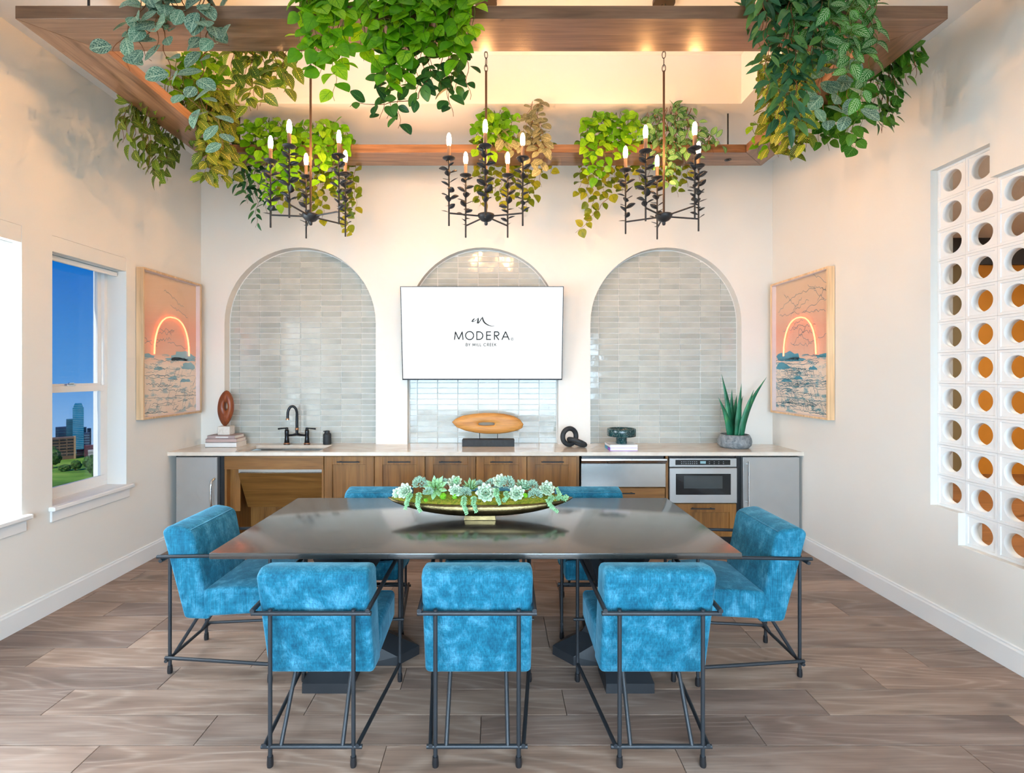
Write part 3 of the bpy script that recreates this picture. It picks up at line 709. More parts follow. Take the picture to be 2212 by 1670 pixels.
obj('pump', MB().lathe([(.024, .110), (.024, .128), (.022, .134)], 20, c).box(c[0] - .038, c[0] - .005, c[1] - .008, c[1] + .008, c[2] + .122, c[2] + .133, .003), GUN, t)
# driftwood oval
s_ = 225.0; Yd = F / s_
dx = lambda px: (px - VX) / s_
dz = lambda py: H - (py - VY) / s_
t = thing('oval_sculpture', (dx(1055), Yd, CT), 'honey coloured oval wood slab with slot on a black block stand', 'sculpture')
obj('stand_block', MB().box(dx(998.7), dx(1111), Yd - .04, Yd + .07, CT, dz(949), .002), GUN, t)
for px in (1036, 1075): obj('pin', MB().tube([(dx(px), Yd + .015, dz(949.5)), (dx(px), Yd + .015, dz(934))], .0035, 6), IRON, t)
out = [(976, 912), (984, 905), (1000, 898), (1022, 894.5), (1045, 892.5), (1068, 892.5), (1090, 894.5), (1110, 899), (1124, 907), (1131, 917), (1128, 925), (1116, 931), (1098, 935), (1076, 937.5), (1050, 937.5), (1026, 935), (1004, 930.5), (986, 923)]
ctr = (1052, 916); hol = []
for x, y in out:
    q = math.atan2(y - ctr[1], x - ctr[0]); hol.append((1051 + 17.5 * math.copysign(abs(math.cos(q)) ** .6, math.cos(q)), 916 + 3.8 * math.copysign(abs(math.sin(q)) ** .6, math.sin(q))))
obj('wood_slab', holed_disc([(dx(x), dz(y)) for x, y in out], [(dx(x), dz(y)) for x, y in hol], Yd + .015, .03), TEAK, t)
# linked rings
def torus(c, R_, r, rot, n=32, k=12, sq=1.0):
    m = MB(); vs = []
    for i in range(n):
        q = 2 * pi * i / n
        for j in range(k):
            p = 2 * pi * j / k
            v = Vector(((R_ + r * math.cos(p)) * math.cos(q), r * math.sin(p), (R_ + r * math.cos(p)) * math.sin(q) * sq)); v.rotate(rot); vs.append(v + Vector(c))
    fs = [(i * k + j, i * k + (j + 1) % k, ((i + 1) % n) * k + (j + 1) % k, ((i + 1) % n) * k + j) for i in range(n) for j in range(k)]
    return m.add(vs, fs, True)
from mathutils import Euler
Yr = 4.76; t = thing('link_sculpture', ((1240 - VX) * Yr / F, Yr, CT), 'black sculpture of two linked rings left of the marble bowl', 'sculpture')
obj('upright_ring', torus(((1231 - VX) * Yr / F, Yr + .03, CT + .0985), .075, .0235, Euler((0, 0, .45))), GUN, t)
obj('leaning_ring', torus(((1245.5 - VX) * Yr / F, Yr - .02, CT + .052), .078, .0215, Euler((1.35, .36, 0))), GUN, t)
# books and marble bowl
bw = m_plain('white_gloss_cover', (.82, .81, .82), .3)
purple = m_plain('violet_page_edge', srgb(150, 90, 200), .5); teal = m_plain('teal_print', srgb(64, 150, 176), .5)
X0, X1 = (1317.5 - VX) * 4.54 / F, (1378 - VX) * 4.54 / F
for k, lab in enumerate(('white book with violet and teal spine, lower one under the marble bowl', 'plain white book lying directly under the green marble bowl')):
    z = CT + .027 * k; t = thing('book', ((X0 + X1) / 2, 4.64, z), lab, 'book', 'books on the counter')
    obj('page_block', MB().box(X0 + .004, X1 - .002, 4.545, 4.745, z + .0025, z + .0245), m_plain('white_pages', (.80, .79, .78), .7), t)
    obj('cover', MB().box(X0, X1, 4.54, 4.75, z, z + .0025).box(X0, X1, 4.54, 4.75, z + .0245, z + .027).box(X0, X0 + .003, 4.54, 4.75, z, z + .027), purple if k == 0 else bw, t)
    if k == 0: obj('spine_print', MB().box(X0 - .0006, X0 + .0005, 4.63, 4.75, z + .001, z + .026), teal, t)
Yb = 4.64; c = ((1342.5 - VX) * Yb / F, Yb, CT + .054)
t = thing('pedestal_bowl', c, 'dark green marble pedestal bowl standing on two white books', 'bowl')
obj('bowl', MB().lathe([(.05, .066), (.125, .066), (.130, .072), (.130, .132), (.127, .137), (.118, .137), (.114, .130), (.112, .09), (.0, .086)], 32, c), MARBLE, t)
obj('stem', MB().lathe([(.048, 0), (.050, .002), (.050, .066)], 28, c), MARBLE, t)
# aloe
Ya = 4.75; s_ = F / Ya
t = thing('potted_aloe', ((1586.5 - VX) / s_, Ya, CT), 'green spiky aloe in a low grey stone pot', 'plant')
c = ((1586.5 - VX) / s_, Ya, CT)
obj('stone_pot', MB().lathe([(.095, 0), (.125, .006), (.146, .030), (.151, .058), (.146, .088), (.132, .118), (.126, .126), (.116, .126), (.116, .11), (.05, .105)], 32, c), POT, t)
obj('soil', MB().lathe([(.117, .108), (.06, .114), (.002, .116)], 24, c), SOIL, t)
m = M('aloe_skin', srgb(38, 116, 84), .35); a = m.noise(m.co((3, 3, 2)), 3, 3)
ALOE = m.color(m.ramp(a, ((.3, srgb(22, 92, 60)), (.55, srgb(46, 132, 96)), (.75, srgb(96, 164, 90))))).m
base = [(1580, 1), (1576, .5), (1583, 1.4), (1589, -.4), (1588, 1.2), (1593, 1.2), (1596, -.6), (1598, .3)]
tips = [(1558.6, 808, .02), (1552, 859, -.03), (1581, 841, .04), (1601.6, 829, -.05), (1592, 852, .07), (1605, 855, .06), (1628.7, 842, -.05), (1655.8, 815, .02)]
for (bx_, bo), (tx, ty, dy) in zip(base, tips):
    p0 = Vector(((bx_ - VX) / s_, Ya + .03 * bo - .01, CT + .108)); Yt = Ya + dy * 1.5; p1 = P(tx, ty, Yt)
    nrm = Vector((0, -1, .15)); side = (p1 - p0).cross(nrm).normalized(); vs = []; N = 9; wd = .035
    bend = Vector((-(p1.x - p0.x) * .16, 0, .0))
    for i in range(N + 1):
        u = i / N; p = p0.lerp(p1, u) + bend * math.sin(pi * u); wv = wd * (1 - u ** 1.6) * (.72 + .5 * u * (1 - u) * 2) + .0008
        vs += [p - side * wv + nrm * .012 * (1 - u), p - nrm * .004 * (1 - u), p + side * wv + nrm * .012 * (1 - u), p - nrm * .016 * (1 - u) - nrm * .001]
    fs = []
    for i in range(N):
        a, b = i * 4, i * 4 + 4; fs += [(a, a + 1, b + 1, b), (a + 1, a + 2, b + 2, b + 1), (a + 2, a + 3, b + 3, b + 2), (a + 3, a, b, b + 3)]
    obj('leaf', MB().add(vs, fs, True).fix(), ALOE, t)

# ------------------------------------------------------------------ wall screen with its logo
tz0, tz1, tyt, tyb = 1.497, 2.388, 4.795, 4.905
ctv = Vector(((1041.5 - VX) / 224.5, (tyt + tyb) / 2, (tz0 + tz1) / 2)); tilt = math.asin((tyb - tyt) / (tz1 - tz0))
tv = thing('wall_screen', ctv, 'white lit wall screen showing a black logo in front of the middle arch', 'television')
HW, HH = .776, .449
def tvp(name, mb, mat, par=None):
    o = link(name, mb.mesh(name), mat, par or tv); return o
tvp('casing', MB().box(-HW, HW, .004, .045, -HH, HH, .006).box(-.45, .45, .04, .075, -.28, .22, .01), BLACK)
tvp('bezel', MB().box(-HW, HW, -.004, .0035, HH - .007, HH).box(-HW, HW, -.004, .0035, -HH, -HH + .013).box(-HW, -HW + .007, -.004, .0035, -HH + .0131, HH - .0071).box(HW - .007, HW, -.004, .0035, -HH + .0131, HH - .0071), BLACK)
scr = tvp('display_panel', MB().box(-HW + .0072, HW - .0072, -.001, .0036, -HH + .0132, HH - .0072), SCREEN)
def cvt(p):
    px, py = 960 + p[0] / 13.01, 670 + p[1] / 13.01
    return ((px - 1041.5) / 224.5, (719.8 - py) / 224.5 / math.cos(tilt))
mp = lambda u, v: (u, -.0018, v)
KW = 1.12 / 13.01 / 224.5
def circ(cx_, cy, rx, ry, a0=0, a1=360, n=28): return [(cx_ + rx * math.cos(math.radians(a0 + (a1 - a0) * i / n)), cy + ry * math.sin(math.radians(a0 + (a1 - a0) * i / n))) for i in range(n + 1)]
big = [[(284, 820), (312, 590)], [(312, 600), (405, 805)], [(405, 805), (500, 600)], [(500, 590), (524, 820)], circ(709, 700, 113, 112),
       [(911, 585), (911, 820)], [(900, 597), (975, 597)] + circ(975, 702, 105, 105, -90, 90, 16) + [(900, 807)],
       [(1187, 585), (1187, 820)], [(1187, 597), (1308, 597)], [(1187, 693), (1308, 693)], [(1187, 807), (1308, 807)],
       [(1407, 585), (1407, 820)], [(1400, 597), (1475, 597)] + circ(1475, 649, 57, 52, -90, 90, 14) + [(1407, 701)], [(1440, 701), (1530, 820)],
       [(1614, 820), (1718, 590)], [(1718, 590), (1820, 820)], [(1660, 737), (1775, 737)]]
lg = MB()
for st in big: lg.ribbon([cvt(p) for p in st], 27 * KW, mp)
scrm = [(857, 228), (835, 240), (805, 272), (783, 305), (800, 314), (850, 300), (905, 262), (955, 210), (950, 260), (938, 345), (960, 350), (1000, 300), (1040, 235), (1073, 192), (1080, 240), (1105, 310), (1150, 360), (1210, 400), (1270, 425), (1330, 436), (1405, 430)]
wds = [16, 26, 34, 34, 22, 12, 14, 30, 38, 40, 26, 20, 24, 32, 36, 36, 32, 26, 20, 14, 10]
lg.ribbon([cvt(p) for p in scrm], [x * KW for x in wds], mp)
tvp('logo_print', lg, INK, scr)
sm = MB(); L = {'B': [[(0, 0), (0, 75)], [(0, 0), (26, 0)] + circ(26, 18, 16, 18, -90, 90, 8) + [(0, 36), (28, 36)] + circ(28, 55.5, 19, 19.5, -90, 90, 8) + [(0, 75)]],
    'Y': [[(0, 0), (25, 38)], [(50, 0), (25, 38), (25, 75)]], 'M': [[(0, 75), (10, 0)], [(10, 0), (39, 68)], [(39, 68), (68, 0)], [(68, 0), (78, 75)]], 'I': [[(0, 0), (0, 75)]], 'L': [[(0, 0), (0, 75), (34, 75)]],
    'C': [circ(36, 37, 36, 38, -42, -318, 20)], 'R': [[(0, 0), (0, 75)], [(0, 0), (26, 0)] + circ(26, 19, 19, 19, -90, 90, 8) + [(0, 38)], [(16, 38), (46, 75)]], 'E': [[(0, 0), (0, 75)], [(0, 0), (36, 0)], [(0, 37), (36, 37)], [(0, 75), (36, 75)]], 'K': [[(0, 0), (0, 75)], [(42, 0), (2, 38)], [(8, 32), (44, 75)]]}
for ch, x in zip('BYMILLCREEK', (602, 672, 790, 902, 938, 1000, 1102, 1203, 1278, 1345, 1412)):
    for st in L[ch]: sm.ribbon([cvt((x + a, 918 + b)) for a, b in st], 13 * KW, mp)
for st in [circ(1905, 797, 36, 36)]: sm.ribbon([cvt(p) for p in st], 8 * KW, mp)
for st in [[(1892, 778), (1892, 816)], [(1892, 779), (1906, 779)] + circ(1906, 788, 10, 9, -90, 90, 6) + [(1892, 797)], [(1903, 797), (1917, 816)]]: sm.ribbon([cvt(p) for p in st], 7 * KW, mp)
tvp('tagline_print', sm, INKG, scr)
tv.rotation_euler.x = tilt
tvp('wall_mount', MB().box(-.12, .12, .07, .12, -.1, .12), IRON)

# ------------------------------------------------------------------ framed pictures with neon arches
def picture(side, label, rich):
    X = XL + .004 if side < 0 else XR - .004; d = .058; s = -side          # s points into the room
    ya, yb, za, zb = (4.065, 4.872, 1.184, 2.419) if side < 0 else (4.046, 4.892, 1.184, 2.421)
    rr = random.Random(5 if side < 0 else 9)
    t = thing('framed_picture', (X, (ya + yb) / 2, za), label, 'picture', 'neon pictures on the side walls'); fw = .017
    fr = MB()
    for a in ((ya, yb, za, za + fw), (ya, yb, zb - fw, zb), (ya, ya + fw, za + fw + .0003, zb - fw - .0003), (yb - fw, yb, za + fw + .0003, zb - fw - .0003)): fr.box(X, X + s * d, a[0], a[1], a[2], a[3], .001)
    obj('frame', fr, MAPLE, t)
    m = M('print_paper_%d' % (side + 1), (.8, .7, .6), .7); c = m.n('TexCoord'); sp_ = m.n('SeparateXYZ'); m.l(c.outputs['Object'], sp_.inputs[0])
    f = m.math('DIVIDE', sp_.outputs[2], zb - za)
    col = m.ramp(f, ((0, srgb(240, 222, 204)), (.36, srgb(244, 224, 204)), (.44, srgb(238, 186, 158)), (.62, srgb(238, 176, 148)), (.8, srgb(232, 192, 160)), (1, srgb(228, 196, 162))))
    n1 = m.noise(m.co((1, 5, 14)), 1.6, 4)
    tealc = srgb(70, 160, 178) if rich else srgb(150, 182, 186)
    low = m.math('LESS_THAN', f, .44)
    col = m.mix(m.math('MULTIPLY', m.ramp(n1, ((.52, (0, 0, 0)), (.62, (.75, .75, .75)))), low), col, tealc)
    m.color(col)
    pr = obj('print', MB().box(X + s * .012, X + s * .014, ya + fw, yb - fw, za + fw, zb - fw), m.m, t)
    obj('inner_mat', MB().box(X + s * .014, X + s * (d - .006), yb - fw - .004, yb - fw, za + fw, zb - fw).box(X + s * .014, X + s * (d - .006), ya + fw, yb - fw, zb - fw - .004, zb - fw).box(X + s * .014, X + s * (d - .006), ya + fw, yb - fw, za + fw, za + fw + .004), m_plain('pink_white_mat', (.80, .70, .70), .7), t)
    W, Hh = yb - ya - 2 * fw, zb - za - 2 * fw
    mapp = lambda u, v: (X + s * .0152, ya + fw + u, za + fw + v)
    def wob(u0, v0, u1, v1, amp, n=10):
        return [(min(max(u0 + (u1 - u0) * i / n, .004), W - .008), min(max(v0 + (v1 - v0) * i / n + rr.uniform(-amp, amp), .004), Hh - .004)) for i in range(n + 1)]
    lines, fill = MB(), MB()
    for k in range(95 if rich else 34):
        v = rr.uniform(.02, .42) * Hh; u = rr.uniform(0, .75) * W; lines.ribbon(wob(u, v, u + rr.uniform(.12, .5) * W, v + rr.uniform(-.02, .02), .008, 12), rr.choice((.0022, .003, .004)), mapp)
    for k in range(150 if rich else 40):                 # hatched grass
        v = rr.choice((.03, .06, .12, .2, .28)) * Hh; u = rr.uniform(.0, .95) * W; lines.ribbon([(u, v), (min(u + rr.uniform(.01, .05), W - .005), v + rr.uniform(.02, .09))], .0022, mapp)
    for k in range(20 if rich else 8):                  # cloud and branch contours
        v = rr.uniform(.5, .95) * Hh; u = rr.uniform(.0, .6) * W; lines.ribbon(wob(u, v, u + rr.uniform(.2, .45) * W, v + rr.uniform(-.14, .14), .016, 14), .0026, mapp)
    obj('sketch_lines', lines, m_plain('teal_ink' if rich else 'grey_teal_ink', srgb(28, 118, 138) if rich else srgb(104, 138, 146), .7), pr)
    for k, (u, v, a, b) in enumerate(((.75, .415, .24, .05), (.86, .345, .14, .035), (.62, .40, .2, .02), (.55, .26, .08, .02), (.3, .33, .07, .018), (.12, .415, .12, .02), (.78, .24, .1, .018))):
        ptsb = [(min(max((u + a * math.cos(q) * (.8 + .4 * rr.random())) * W, .004), W - .006), (v + b * max(math.sin(q), -.35) * (.7 + .6 * rr.random())) * Hh) for q in [2 * pi * i / 18 for i in range(18)]]
        m_ = MB(); m_.add([mapp(*p) for p in ptsb] + [mapp(u * W, v * Hh)], [(i, (i + 1) % 18, 18) for i in range(18)]); fill.add(m_.v, m_.f)
    fill.v = [(x - s * .0004, y, z) for x, y, z in fill.v]
    obj('painted_shapes', fill, m_plain('teal_wash' if rich else 'pale_teal_wash', srgb(60, 150, 176) if rich else srgb(140, 184, 196), .7), pr)
    y0, y1, zf, zt = 4.245, 4.725, 1.722, 2.058
    arc = [((y0 + y1) / 2 - (y1 - y0) / 2 * math.copysign(abs(math.cos(pi * k / 30)) ** .85, math.cos(pi * k / 30)), zf + (zt - zf) * math.sin(pi * k / 30) ** .9) for k in range(31)][::1]
    obj('neon_arch', MB().tube([(X + s * .026, a, b) for a, b in arc[::2]], .0065, 6), NEON, t)
    obj('glass_pane', MB().box(X + s * (d - .008), X + s * (d - .006), ya + fw * .6, yb - fw * .6, za + fw * .6, zb - fw * .6), PICGLASS, t)
picture(-1, 'pale pink desert print with glowing neon arch on the left wall', False)
picture(1, 'teal and pink desert print with glowing neon arch on the right wall', True)

# ------------------------------------------------------------------ dining table
TX = (-1.277, 1.090); TY = (2.24, 3.24); TT = .76
t = thing('dining_table', (sum(TX) / 2, sum(TY) / 2, 0), 'long glossy black dining table on two angular pedestals', 'table')
obj('tabletop', MB().box(TX[0], TX[1], TY[0], TY[1], TT - .028, TT, .003, 2), EBONY, t)
for cxp, sgn in ((-.83, 1), (.65, -1)):
    cy = 2.80
    obj('mounting_plate', MB().box(cxp - .24, cxp + .24, cy - .3, cy + .3, TT - .048, TT - .029, .002), BLACKWOOD, t)
    for ang, ln, wd, point in ((-90, .345, .235, 0), (90, .345, .235, 0), (0, .40, .22, .11), (180, .34, .22, .11)):
        a = math.radians(ang); d = Vector((math.cos(a), math.sin(a), 0)); e = Vector((-d.y, d.x, 0)); c = Vector((cxp, cy, 0))
        prof = [(ln, 0), (ln, .048), (ln * .52, .13), (.07, .34), (.30, TT - .049), (.14, TT - .049), (-.02, .40), (-.02, .30), (ln - .20, 0)]
        n = len(prof); vs = []
        for k in (-1, 0, 1):
            for r_, z in prof:
                rr = r_ + (0 if k == 0 or r_ < .12 else -point * .9)
                vs.append(c + d * rr + e * (k * wd / 2 * (.5 if z > .2 and z < .6 else .8 if .1 < z < .2 else 1)) + Vector((0, 0, z)))
        fs = [tuple(range(n))[::-1], tuple(range(2 * n, 3 * n))]
        for k in (0, 1): fs += [(k * n + i, k * n + (i + 1) % n, (k + 1) * n + (i + 1) % n, (k + 1) * n + i) for i in range(n)]
        obj('leg', MB().add(vs, fs).fix(), BLACKWOOD, t)

# ------------------------------------------------------------------ chairs
def make_chair():
    t = thing('dining_chair', (0, 0, 0), 'x', 'chair', 'blue velvet chairs around the table')
    w_ = .222
    back = MB().prism([(.105, .305), (.235, .300), (.150, .745), (.118, .768), (.030, .782), (-.012, .756)], 'x', -w_, w_, .022, 4)
    obj('backrest', back.fix(), VELVET, t)
    seat = MB().prism([(.19, .315), (.20, .455), (.36, .468), (.545, .462), (.555, .45), (.55, .335)], 'x', -w_ + .002, w_ - .002, .020, 4)
    obj('seat', seat.fix(), VELVET, t)
    r = .0088
    for s in (-1, 1):
        lg = obj('leg', MB().tube([(s * .165, 0, .0), (s * .165, 0, .623)], r, 8), IRON, t)
        obj('foot_cap', MB().lathe([(.012, 0), (.0135, .012), (.0115, .04)], 10, (s * .165, 0, 0)), BLACK, lg)
        lg = obj('leg', MB().tube([(s * .243, .555, .0), (s * .243, .555, .648)], r, 8), IRON, t)
        obj('foot_cap', MB().lathe([(.012, 0), (.0135, .012), (.0115, .04)], 10, (s * .243, .555, 0)), BLACK, lg)
        obj('armrest', MB().tube([(s * .226, -.025, .626), (s * .237, .575, .640)], .0095, 8), IRON, t)
        obj('side_stretcher', MB().tube([(s * .183, -.012, .089), (s * .243, .565, .089)], r, 8), IRON, t)
        obj('seat_strut', MB().tube([(s * .122, 0, .082), (s * .118, .15, .32)], r, 8), IRON, t)
    obj('back_rail', MB().tube([(-.236, -.004, .608), (.236, -.004, .608)], .0095, 8), IRON, t)
    obj('rear_stretcher', MB().tube([(-.2, 0, .079), (.2, 0, .079)], r, 8), IRON, t)
    obj('front_rail', MB().tube([(-.265, .545, .318), (.265, .545, .318)], r * .9, 8), IRON, t)
    return t
ch = make_chair()
spots = [(-.733, 2.0, 0, 'blue velvet chair seen from behind, left one of the near row'), (-.078, 2.0, 0, 'blue velvet chair seen from behind in the middle of the near row'),
         (.652, 2.0, 0, 'blue velvet chair seen from behind, right one of the near row'), (-1.70, 2.79, -90, 'blue velvet chair at the left end of the table, facing right'),
         (1.558, 2.76, 90, 'blue velvet chair at the right end of the table, facing left'), (-.80, 3.52, 180, 'blue velvet chair across the table, left of the succulent bowl'),
         (-.085, 3.52, 180, 'blue velvet chair across the table, hidden behind the succulent bowl'), (.625, 3.52, 180, 'blue velvet chair across the table, right of the succulent bowl')]
for i, (x, y, a, lab) in enumerate(spots):
    o = ch if i == 0 else copy_tree(ch)
    o.location = (x, y, 0); o.rotation_euler.z = math.radians(a); o['label'] = lab

# ------------------------------------------------------------------ boat-shaped bowl of succulents
BYc = 2.79; BXc = (1037.5 - VX) * BYc / F; BL = .51
m = M('antique_brass', (.30, .22, .09), .28, 1.0); f1 = m.noise(m.co((1, 1, 1)), 120, 4)
BRASS = m.color(m.ramp(m.noise(m.co((1, 1, 1)), 9, 4), ((.3, (.085, .062, .028)), (.7, (.27, .20, .09))))).bump(f1, .35, .004).m
t = thing('boat_bowl', (BXc, BYc, TT), 'long boat-shaped antique brass bowl in the middle of the table', 'bowl')
def hull(k, u, inner):
    w_ = .105 * math.sqrt(max(0, 1 - abs(u) ** 2.2)) + .003; top = .098 + .016 * abs(u) ** 3; bot = .022 + .086 * abs(u) ** 2.4
    if inner: w_ = max(.002, w_ - .006); bot += .05; top -= .0
    bot = min(bot, top - .002)
    q = pi * k
    cq = math.copysign(abs(math.cos(q)) ** .62, math.cos(q)) if 0 < k < 1 else (1 if k <= 0 else -1)
    return (BXc + u * (BL - (.006 if inner else 0)), BYc - w_ * cq, TT + top - (top - bot) * max(0, math.sin(q)) ** .62)
def hullmesh(inner):
    nu, nk = 36, 12; vs = [hull(k / nk, -1 + 2 * i / nu, inner) for i in range(nu + 1) for k in range(nk + 1)]
    return vs, [(i * (nk + 1) + k, i * (nk + 1) + k + 1, (i + 1) * (nk + 1) + k + 1, (i + 1) * (nk + 1) + k) for i in range(nu) for k in range(nk)]
hb = MB(); hb.add(*hullmesh(False), True); v2, f2 = hullmesh(True); hb.add(v2, [f[::-1] for f in f2], True)
nk = 12
rim = []
for i in range(36):
    for k in (0, nk):
        a, b = i * 13 + k, (i + 1) * 13 + k; o = 37 * 13; rim.append((a, b, b + o, a + o))
hb.f += rim; hb.sm += [False] * len(rim)
obj('bowl', hb, BRASS, t)
obj('foot', MB().prism([(BXc - .088, TT), (BXc + .088, TT), (BXc + .085, TT + .012), (BXc + .080, TT + .046), (BXc - .080, TT + .046), (BXc - .085, TT + .012)], 'y', BYc - .052, BYc + .052, .002).fix(), BRASS, t)
m = M('bowl_moss', srgb(110, 130, 30), .95); f1 = m.noise(m.co((1, 1, 1)), 55, 5, .7)
MOSS = m.color(m.ramp(f1, ((.3, srgb(84, 92, 14)), (.5, srgb(142, 148, 24)), (.62, srgb(176, 150, 50)), (.78, srgb(120, 160, 30))))).bump(f1, 1.0, .02).m
nu, nv = 50, 10; vs = []
for i in range(nu + 1):
    u = -.965 + 1.93 * i / nu; w_ = .100 * math.sqrt(max(0, 1 - abs(u) ** 2.2))
    for k in range(nv + 1):
        v = -1 + 2 * k / nv
        vs.append((BXc + u * BL, BYc + v * w_, TT + .096 + .014 * abs(u) ** 3 + .050 * (1 - v * v) * (1 - abs(u) ** 3) + R.uniform(-.004, .004) * (1 - abs(v))))
tag(obj('moss', MB().add(vs, [(i * (nv + 1) + k, (i + 1) * (nv + 1) + k, (i + 1) * (nv + 1) + k + 1, i * (nv + 1) + k + 1) for i in range(nu) for k in range(nv)], True), MOSS, t), kind='stuff')

def succ_mat(name, base, tip, edge=None):
    m = M(name, base, .45); c = m.n('TexCoord'); sp_ = m.n('SeparateXYZ'); m.l(c.outputs['UV'], sp_.inputs[0])
    m.color(m.ramp(sp_.outputs[0], ((0, base), (.6, tuple((a + b) / 2 for a, b in zip(base, tip))), (1, tip)))); return m.m
def leaf_mesh(name, prof, fold=.12, curl=.1, cup=0.0, thick=0.0, rows=9):
    """leaf along +Y, length 1, normal +Z; prof(t) is the half width"""
    vs, uv, fs = [], [], []
    for i in range(rows):
        tt = i / (rows - 1); w_ = max(prof(tt), .0); zc = -curl * tt * tt + cup * tt * tt
        for k in (-1, 0, 1):
            vs.append((k * w_, tt + (-.0 if k == 0 else 0), zc + (fold * w_ if k else 0))); uv.append((tt, .5 + k * .5))
    for i in range(rows - 1):
        for k in (0, 1): fs.append((i * 3 + k, i * 3 + k + 1, (i + 1) * 3 + k + 1, (i + 1) * 3 + k))
    if thick:
        o = len(vs)
        for i in range(rows):
            tt = i / (rows - 1); vs.append((0, tt * .97, vs[i * 3 + 1][2] - thick * math.sin(pi * min(tt * .9 + .1, 1)))); uv.append((tt, .5))
        for i in range(rows - 1): fs += [(i * 3 + 3, o + i + 1, o + i, i * 3), (i * 3 + 2, o + i, o + i + 1, i * 3 + 5)]
    me = bpy.data.meshes.new(name); me.from_pydata(vs, [], fs); me.update()
    me.polygons.foreach_set('use_smooth', [True] * len(fs))
    ul = me.uv_layers.new(name='UVMap')
    for p in me.polygons:
        for li in p.loop_indices: ul.data[li].uv = uv[me.loops[li].vertex_index]
    return me
def orient(loc, d, nrm, size, wscale=1.0):
    y = d.normalized(); z = nrm - y * nrm.dot(y)
    if z.length < 1e-4: z = Vector((0, 0, 1)).cross(y)
    z.normalize(); x = y.cross(z)
    return Matrix(((x.x * size * wscale, y.x * size, z.x * size, loc.x), (x.y * size * wscale, y.y * size, z.y * size, loc.y), (x.z * size * wscale, y.z * size, z.z * size, loc.z), (0, 0, 0, 1)))
SU = [succ_mat('pale_blue_green_succulent', srgb(112, 172, 118), srgb(220, 230, 208)), succ_mat('sage_succulent', srgb(150, 190, 84), srgb(150, 200, 168)), succ_mat('mint_succulent', srgb(76, 160, 104), srgb(190, 220, 190))]
su_me = []
for i, mm in enumerate(SU):
    sp2 = (lambda tt: .34 * math.sin(pi * (tt * .86 + .07)) ** .8) if i != 1 else (lambda tt: .20 * math.sin(pi * (tt * .82 + .12)) ** .9 * (1 - tt ** 6))
    me = leaf_mesh('succulent_leaf', sp2, .35, .0, .18, .10, 7); me.materials.append(mm); su_me.append(me)
def rosette(px, py, dY, rad, kind, label, face):
    rad *= 1.22; p = P(px, py, BYc + dY); t = thing('rosette_succulent', p, label, 'succulent', 'succulents in the brass bowl')
    ax = Vector(face).normalized(); e1 = ax.cross(Vector((0, 1, .3))).normalized(); e2 = ax.cross(e1)
    k = 0
    for ring, (n, el, ln) in enumerate(((9, .25, 1.0), (8, .62, .82), (6, 1.0, .62), (4, 1.3, .42))):
        for i in range(n):
            q = 2 * pi * (i + .5 * (ring % 2)) / n + R.uniform(-.08, .08); d = (e1 * math.cos(q) + e2 * math.sin(q)) * math.cos(el) + ax * math.sin(el)
            o = link('leaf', su_me[kind], None, t); o.matrix_basis = orient((e1 * math.cos(q) + e2 * math.sin(q)) * rad * .08, d, ax, rad * ln * R.uniform(.92, 1.08))
cf = (0, -1, .55)
for a in ((876, 1062, -.03, .036, 0, 'pale green rosette succulent nearest the left tip of the bowl', (-.2, -1, .5)), (860, 1068, .0, .028, 0, 'small half-hidden rosette at the far left tip of the bowl', (-.6, -1, .3)),
          (941, 1055, -.02, .058, 1, 'large spiky sage rosette left of the bowl centre', cf), (982, 1045, .0, .034, 0, 'upright pale rosette topped by a sprig, left of the bowl centre', (0, -.8, 1)),
          (984, 1061, -.05, .030, 0, 'round pale rosette below the sprig near the bowl centre', cf), (1017, 1053, .02, .045, 1, 'green yellow spiky rosette behind the bowl centre', (0, -.5, 1)),
          (1049, 1066, -.05, .044, 0, 'large pale rosette facing front just right of the bowl centre', cf), (1116, 1067, -.05, .036, 0, 'open pale rosette in the right half of the bowl', cf),
          (1130, 1053, .02, .040, 2, 'mint green rosette behind the open pale rosette on the right', (.2, -.5, 1)), (1180, 1058, -.01, .036, 0, 'pale rosette nearest the right tip of the bowl', (.2, -1, .7)), (1080, 1042, .01, .034, 0, 'pale rosette at the top of the mound right of centre', (-.3, -.8, .8))):
    rosette(*a)
SED = m_plain('blue_grey_sedum', srgb(160, 194, 172), .5, var=.35, vs=120); BUR = m_plain('pale_green_burro_tail', srgb(150, 200, 150), .5, var=.3, vs=60)
def bead(mb, p, d, ln, r):
    d = d.normalized(); a = d.cross(Vector((.3, .2, 1))).normalized(); b = d.cross(a)
    vs = [p, *(p + d * ln * .55 + (a * math.cos(q) + b * math.sin(q)) * r for q in (0, 1.57, 3.14, 4.71)), p + d * ln]
    mb.add(vs, [(0, 2, 1), (0, 3, 2), (0, 4, 3), (0, 1, 4), (5, 1, 2), (5, 2, 3), (5, 3, 4), (5, 4, 1)])
